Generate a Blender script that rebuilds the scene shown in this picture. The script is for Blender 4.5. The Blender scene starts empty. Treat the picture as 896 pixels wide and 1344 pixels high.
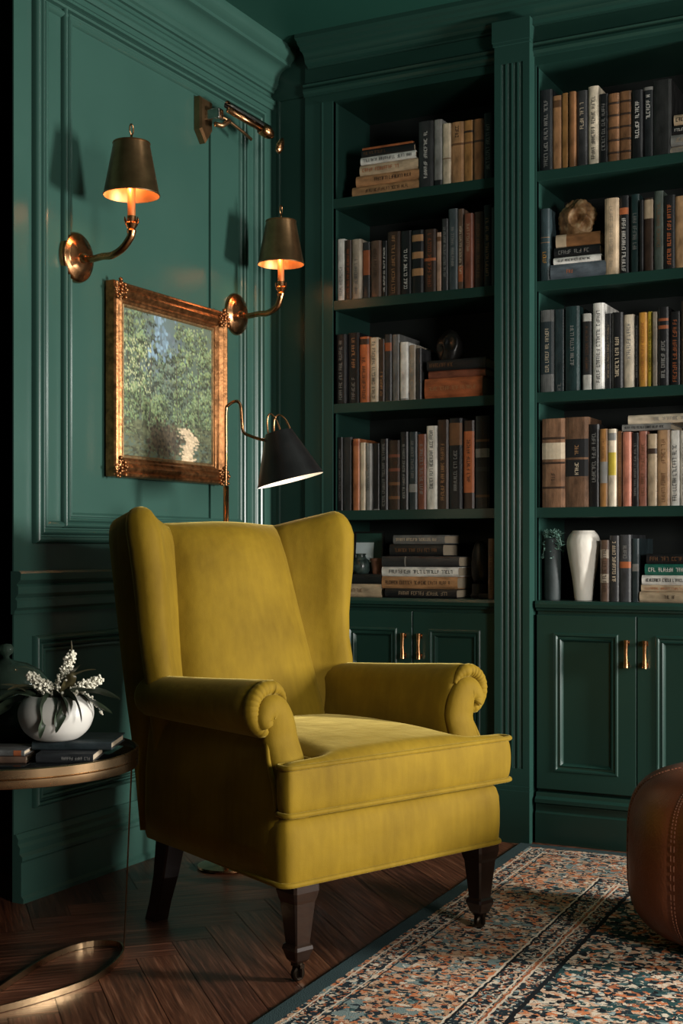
import bpy, bmesh, math, random
import numpy as np
from mathutils import Vector, Matrix, Euler
random.seed(7)
PI = math.pi
SC = bpy.context.scene
COL = SC.collection

# ------------------------------------------------------------------ materials
COLS = dict(
 blk=(.010,.010,.011), blk2=(.016,.018,.020), chr=(.030,.030,.031), chr2=(.022,.022,.022), chr3=(.045,.047,.050), slt=(.05,.065,.07), slt2=(.022,.032,.036),
 slt3=(.028,.045,.050), dgr=(.012,.030,.030), sgr=(.07,.09,.075), wht=(.68,.65,.60), wht2=(.62,.59,.52), crm=(.55,.45,.32), crm2=(.62,.53,.40),
 crm3=(.50,.37,.24), tan=(.36,.19,.085), tan2=(.33,.16,.05), tan3=(.40,.20,.09), tan4=(.21,.10,.045), tan5=(.42,.25,.13), brn=(.15,.07,.03),
 brn2=(.20,.09,.035), brn3=(.10,.06,.04), brn4=(.19,.10,.055), brn5=(.13,.07,.04), dbr=(.040,.022,.014), org=(.42,.12,.04), org2=(.38,.13,.05),
 rst=(.30,.085,.03), rst2=(.17,.055,.03), gry=(.22,.215,.20), gry2=(.13,.13,.125), bei=(.42,.32,.21), bei2=(.30,.25,.19), sal=(.46,.17,.11),
 sal2=(.38,.15,.10), gld=(.50,.24,.04), yel=(.50,.38,.04), gbl=(.10,.12,.14), pnk=(.42,.26,.18), grn=(.015,.12,.085))

def mat_base(name):
    m = bpy.data.materials.new(name); m.use_nodes = True
    nt = m.node_tree; b = nt.nodes['Principled BSDF']
    return m, nt, b
def N(nt, t, **kw):
    n = nt.nodes.new(t)
    for k, v in kw.items():
        if k in n.inputs: n.inputs[k].default_value = v
        else: setattr(n, k, v)
    return n
def LK(nt, a, b): nt.links.new(a, b)
def c4(c): return (c[0], c[1], c[2], 1)
def ramp(nt, stops, interp='LINEAR'):
    r = nt.nodes.new('ShaderNodeValToRGB'); cr = r.color_ramp; cr.interpolation = interp
    while len(cr.elements) < len(stops): cr.elements.new(.5)
    for e, (p, c) in zip(cr.elements, stops): e.position = p; e.color = c4(c)
    return r
def mat(name, col, rough=.5, metal=0, var=.25, scale=20, bump=0, bscale=80, sheen=0, stint=(1,1,1), coat=0, spec=.5, emit=None, es=0, rvar=0, stretch=None):
    m, nt, b = mat_base(name)
    tc = N(nt, 'ShaderNodeTexCoord'); src = tc.outputs['Object']
    if stretch:
        mp = N(nt, 'ShaderNodeMapping'); mp.inputs['Scale'].default_value = stretch; LK(nt, src, mp.inputs[0]); src = mp.outputs[0]
    no = N(nt, 'ShaderNodeTexNoise', Scale=scale, Detail=5.0); LK(nt, src, no.inputs['Vector'])
    r = ramp(nt, [(.3, tuple(x*(1-var) for x in col)), (.7, tuple(min(1, x*(1+var)) for x in col))])
    LK(nt, no.outputs['Fac'], r.inputs[0]); LK(nt, r.outputs[0], b.inputs['Base Color'])
    b.inputs['Roughness'].default_value = rough; b.inputs['Metallic'].default_value = metal
    b.inputs['Specular IOR Level'].default_value = spec
    b.inputs['Sheen Weight'].default_value = sheen; b.inputs['Sheen Tint'].default_value = c4(stint); b.inputs['Sheen Roughness'].default_value = .35
    b.inputs['Coat Weight'].default_value = coat
    if rvar:
        mr = N(nt, 'ShaderNodeMapRange'); mr.inputs['To Min'].default_value = rough-rvar; mr.inputs['To Max'].default_value = rough+rvar
        LK(nt, no.outputs['Fac'], mr.inputs[0]); LK(nt, mr.outputs[0], b.inputs['Roughness'])
    if bump:
        n2 = N(nt, 'ShaderNodeTexNoise', Scale=bscale, Detail=4.0); LK(nt, src, n2.inputs['Vector'])
        bp = N(nt, 'ShaderNodeBump', Strength=bump, Distance=.004); LK(nt, n2.outputs['Fac'], bp.inputs['Height']); LK(nt, bp.outputs[0], b.inputs['Normal'])
    if emit: b.inputs['Emission Color'].default_value = c4(emit); b.inputs['Emission Strength'].default_value = es
    return m

M = {}
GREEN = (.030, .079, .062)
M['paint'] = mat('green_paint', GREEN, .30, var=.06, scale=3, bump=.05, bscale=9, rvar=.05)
M['paint_shaded'] = mat('green_paint_shaded', (.0105,.037,.028), .33, var=.06, scale=4, bump=.04, bscale=12)  # same green as the wall, colour darkened for the dimmer light on the bookcases
M['paint_half_lit'] = mat('green_paint_half_lit', (.0145,.047,.037), .34, var=.06, scale=4, bump=.04, bscale=12)  # same green, colour kept lighter where pilaster and side panels catch the light
M['paint_deep_shade'] = mat('green_paint_deep_shade', (.001,.004,.003), .7, var=.1)  # shade inside the bookcases put into the colour of the back panels
M['ceil'] = mat('green_ceiling', (.012,.055,.040), .34, var=.05, scale=2)
M['dark'] = mat('hall_darkness', (.004,.006,.006), .7)  # near black colour stands for the unlit hall past the wall end
M['brass'] = mat('aged_brass', (.40,.20,.09), .25, 1, var=.35, scale=30, bump=.06, bscale=60, rvar=.08)
M['brass_dark'] = mat('dark_bronze', (.30,.175,.085), .33, .95, var=.25, scale=25)
M['brass_in'] = mat('gilt_lining', (.60,.30,.12), .45, .6, var=.1)
M['candle'] = mat('amber_candle_sleeve', (.50,.20,.07), .35, .6, var=.2)
M['brass_rim'] = mat('brushed_brass', (.40,.27,.15), .28, 1, var=.15, scale=12, rvar=.05)
M['chrome'] = mat('worn_nickel', (.35,.33,.30), .18, 1, var=.3, scale=40)
M['bulb'] = mat('warm_bulb', (1,.75,.4), .4, emit=(1,.50,.18), es=10)
M['lampblack'] = mat('black_lamp_metal', (.012,.012,.012), .35, .3)
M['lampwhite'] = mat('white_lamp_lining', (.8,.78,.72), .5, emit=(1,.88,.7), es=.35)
M['legwood'] = mat('dark_mahogany', (.016,.008,.005), .28, var=.4, scale=14, coat=.3, stretch=(1,1,.2))
M['casterm'] = mat('blackened_brass', (.03,.02,.012), .35, .8)
M['ceramic'] = mat('stoneware_white', (.60,.58,.53), .42, var=.08, scale=9, bump=.08, bscale=25)
M['plaster'] = mat('chalky_white_plaster', (.72,.68,.60), .6, var=.22, scale=16, bump=.9, bscale=22, stretch=(1,1,.35))
M['greyvase'] = mat('slate_green_clay', (.020,.030,.030), .6, var=.25, bump=.2)
M['leaf'] = mat('grey_green_leaf', (.035,.052,.030), .45, var=.5, scale=30)
M['leaf2'] = mat('olive_leaf', (.05,.04,.015), .45, var=.5, scale=30)
M['sprig'] = mat('blue_green_sprig', (.10,.20,.16), .6, var=.4, scale=40)
M['blossom'] = mat('white_blossom', (.72,.68,.55), .6, var=.25, scale=150)
M['stone'] = None
M['rustpot'] = mat('terracotta_pot', (.16,.065,.035), .6)
M['darkdecor'] = mat('dark_bronze_figurine', (.012,.011,.010), .35, .4, var=.5, bump=.6, bscale=30)
M['cactus'] = mat('grey_green_glaze', (.035,.055,.050), .3, var=.8, scale=60, bump=.5, bscale=50)
M['page'] = mat('book_pages', (.42,.34,.24), .8, var=.15, scale=200, stretch=(8,1,1))
M['blackglass'] = mat('black_glass_top', (.005,.006,.006), .06)
M['cardgreen'] = mat('green_mount', (.015,.06,.045), .5)
M['cardpale'] = mat('pale_blue_print', (.62,.74,.76), .6, var=.2, scale=6)
M['blackframe'] = mat('black_frame', (.006,.006,.006), .4)
M['gilt'] = mat('antique_gilt', (.27,.12,.045), .36, .9, var=.5, scale=55, bump=.2, bscale=110, rvar=.1)
M['gilt_in'] = mat('worn_gilt_lip', (.32,.21,.10), .4, .8, var=.4, scale=70, bump=.3)
M['thread'] = mat('waxed_thread', (.16,.055,.025), .7)

def velvet():
    m, nt, b = mat_base('mustard_velvet')
    tc = N(nt, 'ShaderNodeTexCoord')
    n1 = N(nt, 'ShaderNodeTexNoise', Scale=5.0, Detail=6.0); LK(nt, tc.outputs['Object'], n1.inputs['Vector'])
    mp = N(nt, 'ShaderNodeMapping'); mp.inputs['Scale'].default_value = (60, 60, 6); LK(nt, tc.outputs['Object'], mp.inputs[0])
    n2 = N(nt, 'ShaderNodeTexNoise', Scale=1.0, Detail=3.0); LK(nt, mp.outputs[0], n2.inputs['Vector'])
    mx = N(nt, 'ShaderNodeMath', operation='MULTIPLY_ADD'); mx.inputs[1].default_value = .35; LK(nt, n2.outputs['Fac'], mx.inputs[0]); LK(nt, n1.outputs['Fac'], mx.inputs[2])
    r = ramp(nt, [(.34, (.128,.075,.003)), (.95, (.250,.156,.009))]); LK(nt, mx.outputs[0], r.inputs[0])
    LK(nt, r.outputs[0], b.inputs['Base Color'])
    b.inputs['Roughness'].default_value = .75; b.inputs['Specular IOR Level'].default_value = .15
    b.inputs['Sheen Weight'].default_value = .42; b.inputs['Sheen Roughness'].default_value = .35; b.inputs['Sheen Tint'].default_value = (.9,.70,.22,1)
    n3 = N(nt, 'ShaderNodeTexNoise', Scale=9.0, Detail=3.0); LK(nt, tc.outputs['Object'], n3.inputs['Vector'])
    n4 = N(nt, 'ShaderNodeTexNoise', Scale=420.0, Detail=1.0); LK(nt, tc.outputs['Object'], n4.inputs['Vector'])
    b1 = N(nt, 'ShaderNodeBump', Strength=.25, Distance=.02); LK(nt, n3.outputs['Fac'], b1.inputs['Height'])
    b2 = N(nt, 'ShaderNodeBump', Strength=.25, Distance=.001); LK(nt, n4.outputs['Fac'], b2.inputs['Height']); LK(nt, b1.outputs[0], b2.inputs['Normal'])
    LK(nt, b2.outputs[0], b.inputs['Normal'])
    return m
M['velvet'] = velvet()

def leather():
    m, nt, b = mat_base('cognac_leather')
    tc = N(nt, 'ShaderNodeTexCoord')
    n1 = N(nt, 'ShaderNodeTexNoise', Scale=7.0, Detail=6.0); LK(nt, tc.outputs['Object'], n1.inputs['Vector'])
    r = ramp(nt, [(.3, (.075,.018,.006)), (.75, (.17,.046,.015))]); LK(nt, n1.outputs['Fac'], r.inputs[0]); LK(nt, r.outputs[0], b.inputs['Base Color'])
    b.inputs['Roughness'].default_value = .42
    v = N(nt, 'ShaderNodeTexVoronoi', Scale=170.0); LK(nt, tc.outputs['Object'], v.inputs['Vector'])
    bp = N(nt, 'ShaderNodeBump', Strength=.25, Distance=.002); LK(nt, v.outputs['Distance'], bp.inputs['Height'])
    b1 = N(nt, 'ShaderNodeBump', Strength=.2, Distance=.02); LK(nt, n1.outputs['Fac'], b1.inputs['Height']); LK(nt, bp.outputs[0], b1.inputs['Normal'])
    LK(nt, b1.outputs[0], b.inputs['Normal'])
    return m
M['leather'] = leather()

def floorwood():
    m, nt, b = mat_base('walnut_parquet')
    at = N(nt, 'ShaderNodeAttribute', attribute_name='tone'); uv = N(nt, 'ShaderNodeUVMap')
    mp = N(nt, 'ShaderNodeMapping'); mp.inputs['Scale'].default_value = (5, 110, 1); LK(nt, uv.outputs[0], mp.inputs[0])
    n1 = N(nt, 'ShaderNodeTexNoise', Scale=1.0, Detail=7.0, Distortion=.6); LK(nt, mp.outputs[0], n1.inputs['Vector'])
    r = ramp(nt, [(.3, (.032,.011,.006)), (.55, (.088,.032,.016)), (.72, (.17,.072,.040))]); LK(nt, n1.outputs['Fac'], r.inputs[0])
    mx = N(nt, 'ShaderNodeMix', data_type='RGBA', blend_type='MULTIPLY'); mx.inputs[0].default_value = 1
    LK(nt, r.outputs[0], mx.inputs[6]); LK(nt, at.outputs['Color'], mx.inputs[7]); LK(nt, mx.outputs[2], b.inputs['Base Color'])
    b.inputs['Roughness'].default_value = .36
    bp = N(nt, 'ShaderNodeBump', Strength=.3, Distance=.003); LK(nt, n1.outputs['Fac'], bp.inputs['Height']); LK(nt, bp.outputs[0], b.inputs['Normal'])
    return m
M['floor'] = floorwood()

def vcol(name, rough=.6, bump=0):
    m, nt, b = mat_base(name)
    at = N(nt, 'ShaderNodeAttribute', attribute_name='tone'); LK(nt, at.outputs['Color'], b.inputs['Base Color'])
    b.inputs['Roughness'].default_value = rough
    if bump:
        tc = N(nt, 'ShaderNodeTexCoord'); n1 = N(nt, 'ShaderNodeTexNoise', Scale=160.0, Detail=3.0); LK(nt, tc.outputs['Object'], n1.inputs['Vector'])
        bp = N(nt, 'ShaderNodeBump', Strength=bump, Distance=.003); LK(nt, n1.outputs['Fac'], bp.inputs['Height']); LK(nt, bp.outputs[0], b.inputs['Normal'])
    return m
M['canvas'] = vcol('oil_on_canvas', .75, .35)

def stone():
    m, nt, b = mat_base('golden_fossil')
    tc = N(nt, 'ShaderNodeTexCoord')
    n1 = N(nt, 'ShaderNodeTexNoise', Scale=30.0, Detail=8.0); LK(nt, tc.outputs['Object'], n1.inputs['Vector'])
    r = ramp(nt, [(.3, (.05,.022,.008)), (.5, (.24,.12,.045)), (.7, (.48,.32,.17))]); LK(nt, n1.outputs['Fac'], r.inputs[0]); LK(nt, r.outputs[0], b.inputs['Base Color'])
    b.inputs['Roughness'].default_value = .6
    bp = N(nt, 'ShaderNodeBump', Strength=.8, Distance=.006); LK(nt, n1.outputs['Fac'], bp.inputs['Height']); LK(nt, bp.outputs[0], b.inputs['Normal'])
    return m
M['stone'] = stone()

def jarglass():
    m, nt, b = mat_base('smoked_green_glass')
    tc = N(nt, 'ShaderNodeTexCoord'); n1 = N(nt, 'ShaderNodeTexNoise', Scale=8.0); LK(nt, tc.outputs['Object'], n1.inputs['Vector'])
    r = ramp(nt, [(.3, (.05,.09,.065)), (.7, (.14,.20,.15))]); LK(nt, n1.outputs['Fac'], r.inputs[0]); LK(nt, r.outputs[0], b.inputs['Base Color'])
    b.inputs['Transmission Weight'].default_value = .85; b.inputs['Roughness'].default_value = .08; b.inputs['IOR'].default_value = 1.2
    return m
M['jarglass'] = jarglass()

RUGW, RUGL = 2.6, 3.6
def rugmat():
    m, nt, b = mat_base('persian_rug')
    tc = N(nt, 'ShaderNodeTexCoord'); OB = tc.outputs['Object']
    sx = N(nt, 'ShaderNodeSeparateXYZ'); LK(nt, OB, sx.inputs[0])
    def mth(op, a, b_=None, c=None):
        n = N(nt, 'ShaderNodeMath', operation=op)
        for i, v in enumerate((a, b_, c)):
            if v is None: continue
            if isinstance(v, (int, float)): n.inputs[i].default_value = v
            else: LK(nt, v, n.inputs[i])
        return n.outputs[0]
    X, Y = sx.outputs[0], mth('MULTIPLY', sx.outputs[1], -1)      # X from the left edge, Y from the edge by the bookcase
    d = mth('MINIMUM', mth('MINIMUM', X, mth('SUBTRACT', RUGW, X)), mth('MINIMUM', Y, mth('SUBTRACT', RUGL, Y)))
    wob = N(nt, 'ShaderNodeTexNoise', Scale=40.0, Detail=2.0); LK(nt, OB, wob.inputs['Vector'])
    d = mth('ADD', d, mth('MULTIPLY', mth('SUBTRACT', wob.outputs['Fac'], .5), .012))
    wa = N(nt, 'ShaderNodeTexNoise', Scale=55.0, Detail=2.0); LK(nt, OB, wa.inputs['Vector'])
    va = N(nt, 'ShaderNodeVectorMath', operation='MULTIPLY_ADD'); va.inputs[1].default_value = (.03,.03,.03); LK(nt, wa.outputs['Color'], va.inputs[0]); LK(nt, OB, va.inputs[2])
    def vor(scale, stretch=(1,1,0)):
        mp = N(nt, 'ShaderNodeMapping'); mp.inputs['Scale'].default_value = stretch; LK(nt, va.outputs[0], mp.inputs[0])
        v = N(nt, 'ShaderNodeTexVoronoi', Scale=scale); LK(nt, mp.outputs[0], v.inputs['Vector']); return v
    def rnd(v):
        s = N(nt, 'ShaderNodeSeparateColor'); LK(nt, v.outputs['Color'], s.inputs[0]); return s.outputs[0], s.outputs[1]
    peach, rust, orng, cream = (.50,.31,.20), (.34,.11,.05), (.50,.17,.07), (.58,.49,.38)
    navy, teal, lteal, black = (.016,.026,.032), (.05,.10,.10), (.24,.30,.29), (.008,.010,.012)
    def mix(f, a, b_):
        n = N(nt, 'ShaderNodeMix', data_type='RGBA')
        for i, v in ((0, f), (6, a), (7, b_)):
            if isinstance(v, tuple): n.inputs[i].default_value = c4(v)
            elif isinstance(v, (int, float)): n.inputs[i].default_value = v
            else: LK(nt, v, n.inputs[i])
        return n.outputs[2]
    v1 = vor(88, (.75,1,0)); r1, g1 = rnd(v1)
    v2 = vor(150); r2, g2 = rnd(v2)
    v3 = vor(11); r3, g3 = rnd(v3)
    v4 = vor(30); r4, g4 = rnd(v4)
    # border: peach ground with small blooms
    B = ramp(nt, [(0, peach), (.28, (.40,.24,.14)), (.44, orng), (.56, rust), (.64, cream), (.74, navy), (.90, teal), (.96, lteal)], 'CONSTANT'); LK(nt, r1, B.inputs[0])
    Bn = mix(mth('GREATER_THAN', r2, .76), B.outputs[0], navy)
    v5 = vor(26); r5, g5 = rnd(v5)
    Bn = mix(mth('MULTIPLY', mth('GREATER_THAN', r5, .74), mth('GREATER_THAN', g1, .45)), Bn, (.17,.22,.21))
    ros = ramp(nt, [(0, cream), (.16, rust), (.30, peach), (.40, navy), (.47, peach)], 'CONSTANT'); LK(nt, mth('MULTIPLY', v3.outputs['Distance'], 1.6), ros.inputs[0])
    Bn = mix(mth('MULTIPLY', mth('LESS_THAN', v3.outputs['Distance'], .28), mth('GREATER_THAN', r2, .45)), Bn, ros.outputs[0])
    # field: dark ground with rust and cream flowers
    Fr = ramp(nt, [(0, navy), (.30, black), (.48, teal), (.58, orng), (.68, peach), (.80, rust), (.86, cream), (.94, lteal)], 'CONSTANT'); LK(nt, r1, Fr.inputs[0])
    ros2 = ramp(nt, [(0, orng), (.10, navy), (.16, cream), (.30, peach), (.38, teal), (.44, cream)], 'CONSTANT'); LK(nt, mth('MULTIPLY', v4.outputs['Distance'], .9), ros2.inputs[0])
    Fn = mix(mth('MULTIPLY', mth('LESS_THAN', v4.outputs['Distance'], .42), mth('GREATER_THAN', r4, .62)), Fr.outputs[0], ros2.outputs[0])
    Fn = mix(mth('GREATER_THAN', r2, .88), Fn, cream)
    Fn = mix(mth('MULTIPLY', mth('GREATER_THAN', r5, .62), mth('GREATER_THAN', g1, .5)), Fn, (.02,.055,.055))
    # guard stripes
    G = ramp(nt, [(0, navy), (.45, rust), (.55, cream), (.7, peach), (.8, lteal), (.88, black)], 'CONSTANT'); LK(nt, r2, G.inputs[0])
    def band(a, z): return mth('MULTIPLY', mth('GREATER_THAN', d, a), mth('LESS_THAN', d, z))
    col = mix(mth('GREATER_THAN', d, .044), (.030,.050,.052), Bn)
    col = mix(band(.056, .060), col, cream); col = mix(band(.063, .105), col, G.outputs[0]); col = mix(band(.105, .109), col, cream)
    col = mix(band(.117, .121), col, navy)
    col = mix(band(.346, .351), col, cream); col = mix(band(.352, .358), col, black); col = mix(band(.358, .405), col, G.outputs[0])
    col = mix(band(.405, .409), col, cream); col = mix(band(.414, .419), col, rust); col = mix(band(.419, .424), col, cream)
    col = mix(band(.424, .462), col, G.outputs[0]); col = mix(band(.462, .474), col, black)
    col = mix(mth('GREATER_THAN', d, .474), col, Fn)
    ab = N(nt, 'ShaderNodeTexNoise', Scale=6.0, Detail=5.0); LK(nt, OB, ab.inputs['Vector'])
    sh = N(nt, 'ShaderNodeMapRange'); sh.inputs['To Min'].default_value = .72; sh.inputs['To Max'].default_value = 1.25; LK(nt, ab.outputs['Fac'], sh.inputs[0])
    vm = N(nt, 'ShaderNodeVectorMath', operation='SCALE'); LK(nt, col, vm.inputs[0]); LK(nt, sh.outputs[0], vm.inputs['Scale'])
    LK(nt, vm.outputs[0], b.inputs['Base Color'])
    b.inputs['Roughness'].default_value = .95; b.inputs['Specular IOR Level'].default_value = .1
    n4 = N(nt, 'ShaderNodeTexNoise', Scale=300.0, Detail=2.0); LK(nt, OB, n4.inputs['Vector'])
    bp = N(nt, 'ShaderNodeBump', Strength=.6, Distance=.003); LK(nt, n4.outputs['Fac'], bp.inputs['Height']); LK(nt, bp.outputs[0], b.inputs['Normal'])
    return m
M['rug'] = rugmat()

_bm = {}
def bookmat(k):
    if k not in _bm:
        _bm[k] = mat('book_cloth_'+k, COLS[k], .42, var=.5, scale=38, bump=.15, bscale=260, stretch=(1,1,.45))
    return _bm[k]
_im = {}
def inkmat(k):
    if k not in _im: _im[k] = mat('book_ink_'+k, COLS[k], .5, var=.12, scale=60)
    return _im[k]

# ------------------------------------------------------------------ mesh helpers
class MB:
    def __init__(s): s.v = []; s.f = []; s.mi = []; s.cur = 0
    def add(s, vs, fs):
        o = len(s.v); s.v += [tuple(p) for p in vs]
        for f in fs: s.f.append(tuple(i+o for i in f)); s.mi.append(s.cur)
        return s
    def box(s, x0, x1, y0, y1, z0, z1):
        return s.add([(x0,y0,z0),(x1,y0,z0),(x1,y1,z0),(x0,y1,z0),(x0,y0,z1),(x1,y0,z1),(x1,y1,z1),(x0,y1,z1)],
                     [(0,3,2,1),(4,5,6,7),(0,1,5,4),(1,2,6,5),(2,3,7,6),(3,0,4,7)])
    def bbox(s, x0, x1, y0, y1, z0, z1, r=.002):
        # box with small chamfers on every edge
        b = bmesh.new(); bmesh.ops.create_cube(b, size=1)
        for v in b.verts: v.co = Vector(((x0+x1)/2+v.co.x*(x1-x0), (y0+y1)/2+v.co.y*(y1-y0), (z0+z1)/2+v.co.z*(z1-z0)))
        bmesh.ops.bevel(b, geom=b.edges[:], offset=r, segments=2, affect='EDGES', profile=.5)
        b.verts.ensure_lookup_table()
        s.add([v.co[:] for v in b.verts], [[v.index for v in f.verts] for f in b.faces]); b.free(); return s
    def loft(s, rings, closed=True, cap0=False, cap1=False, loop=False):
        n = len(rings[0]); vs = [p for r in rings for p in r]; fs = []
        m = len(rings)
        for i in range(m if loop else m-1):
            a, b = i*n, ((i+1) % m)*n
            for j in range(n if closed else n-1):
                k = (j+1) % n; fs.append((a+j, a+k, b+k, b+j))
        if cap0: fs.append(tuple(range(n))[::-1])
        if cap1: fs.append(tuple((m-1)*n+j for j in range(n)))
        return s.add(vs, fs)
    def lathe(s, prof, n=32, c=(0,0,0), sx=1, sy=1):
        rings = []
        for r, z in prof:
            rings.append([(c[0]+sx*r*math.cos(2*PI*j/n), c[1]+sy*r*math.sin(2*PI*j/n), c[2]+z) for j in range(n)])
        return s.loft(rings, True)
    def tube(s, pts, r, n=8, closed=False, cap=True):
        pts = [Vector(p) for p in pts]; m = len(pts); rr = r if isinstance(r, (list, tuple)) else [r]*m
        rings = []; up = None
        for i in range(m):
            if closed: t = pts[(i+1) % m]-pts[i-1]
            else: t = pts[min(i+1, m-1)]-pts[max(i-1, 0)]
            t.normalize()
            if up is None: up = Vector((0,0,1)) if abs(t.z) < .9 else Vector((1,0,0))
            sd = t.cross(up)
            if sd.length < 1e-5: sd = t.cross(Vector((0,1,0)))
            sd.normalize(); up = sd.cross(t).normalized()
            rings.append([tuple(pts[i]+rr[i]*(math.cos(2*PI*j/n)*sd+math.sin(2*PI*j/n)*up)) for j in range(n)])
        return s.loft(rings, True, cap and not closed, cap and not closed, loop=closed)
    def extrude(s, prof, a, b, axis):
        # open or closed 2D profile (out, z) extruded from a to b along x or y
        if axis == 'y': r = [[(o, t, z) for o, z in prof] for t in (a, b)]
        else: r = [[(t, -o, z) for o, z in prof] for t in (a, b)]
        return s.loft(r, True, True, True)
    def rects(s, u0, u1, z0, z1, base, loops, axis, cap=True):
        rings = []
        for ins, out in loops:
            a, b, c, d = u0+ins, u1-ins, z0+ins, z1-ins
            if axis == 'y': rings.append([(a, base-out, c), (b, base-out, c), (b, base-out, d), (a, base-out, d)])
            else: rings.append([(base+out, a, c), (base+out, b, c), (base+out, b, d), (base+out, a, d)])
        return s.loft(rings, True, False, cap)
    def build(s, name, mats, parent=None, smooth=False, loc=None, rot=None, autosmooth=None):
        me = bpy.data.meshes.new(name); me.from_pydata(s.v, [], s.f)
        b = bmesh.new(); b.from_mesh(me); bmesh.ops.recalc_face_normals(b, faces=b.faces[:]); b.to_mesh(me); b.free()
        mats = mats if isinstance(mats, (list, tuple)) else [mats]
        for m in mats: me.materials.append(m)
        if len(mats) > 1: me.polygons.foreach_set('material_index', s.mi)
        if smooth: me.polygons.foreach_set('use_smooth', [True]*len(me.polygons))
        o = bpy.data.objects.new(name, me); COL.objects.link(o)
        if autosmooth: me.set_sharp_from_angle(angle=math.radians(autosmooth))
        if parent: o.parent = parent
        if loc is not None: o.location = loc
        if rot is not None: o.rotation_euler = rot
        return o

def tag(o, label=None, cat=None, group=None, kind=None):
    if label: o['label'] = label
    if cat: o['category'] = cat
    if group: o['group'] = group
    if kind: o['kind'] = kind
    return o
def empty(name, loc=(0,0,0), rz=0):
    o = bpy.data.objects.new(name, None); COL.objects.link(o); o.location = loc; o.rotation_euler = (0,0,rz); o.empty_display_size = .1
    return o
def struct(o, label=None, cat=None): return tag(o, label, cat, None, 'structure')
def cr(pts, n=6, closed=False):
    # Catmull-Rom through points of any dimension
    P = [np.array(p, float) for p in pts]; m = len(P); out = []
    rng = range(m) if closed else range(m-1)
    for i in rng:
        if closed: p0, p1, p2, p3 = P[i-1], P[i], P[(i+1) % m], P[(i+2) % m]
        else: p0, p1, p2, p3 = P[max(i-1,0)], P[i], P[i+1], P[min(i+2, m-1)]
        for k in range(n):
            t = k/n; out.append(tuple(.5*((2*p1)+(-p0+p2)*t+(2*p0-5*p1+4*p2-p3)*t*t+(-p0+3*p1-3*p2+p3)*t**3)))
    if not closed: out.append(tuple(P[-1]))
    return out
def lerp(a, b, t): return a+(b-a)*t
def interp(x, xs, ys): return float(np.interp(x, xs, ys))
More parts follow.
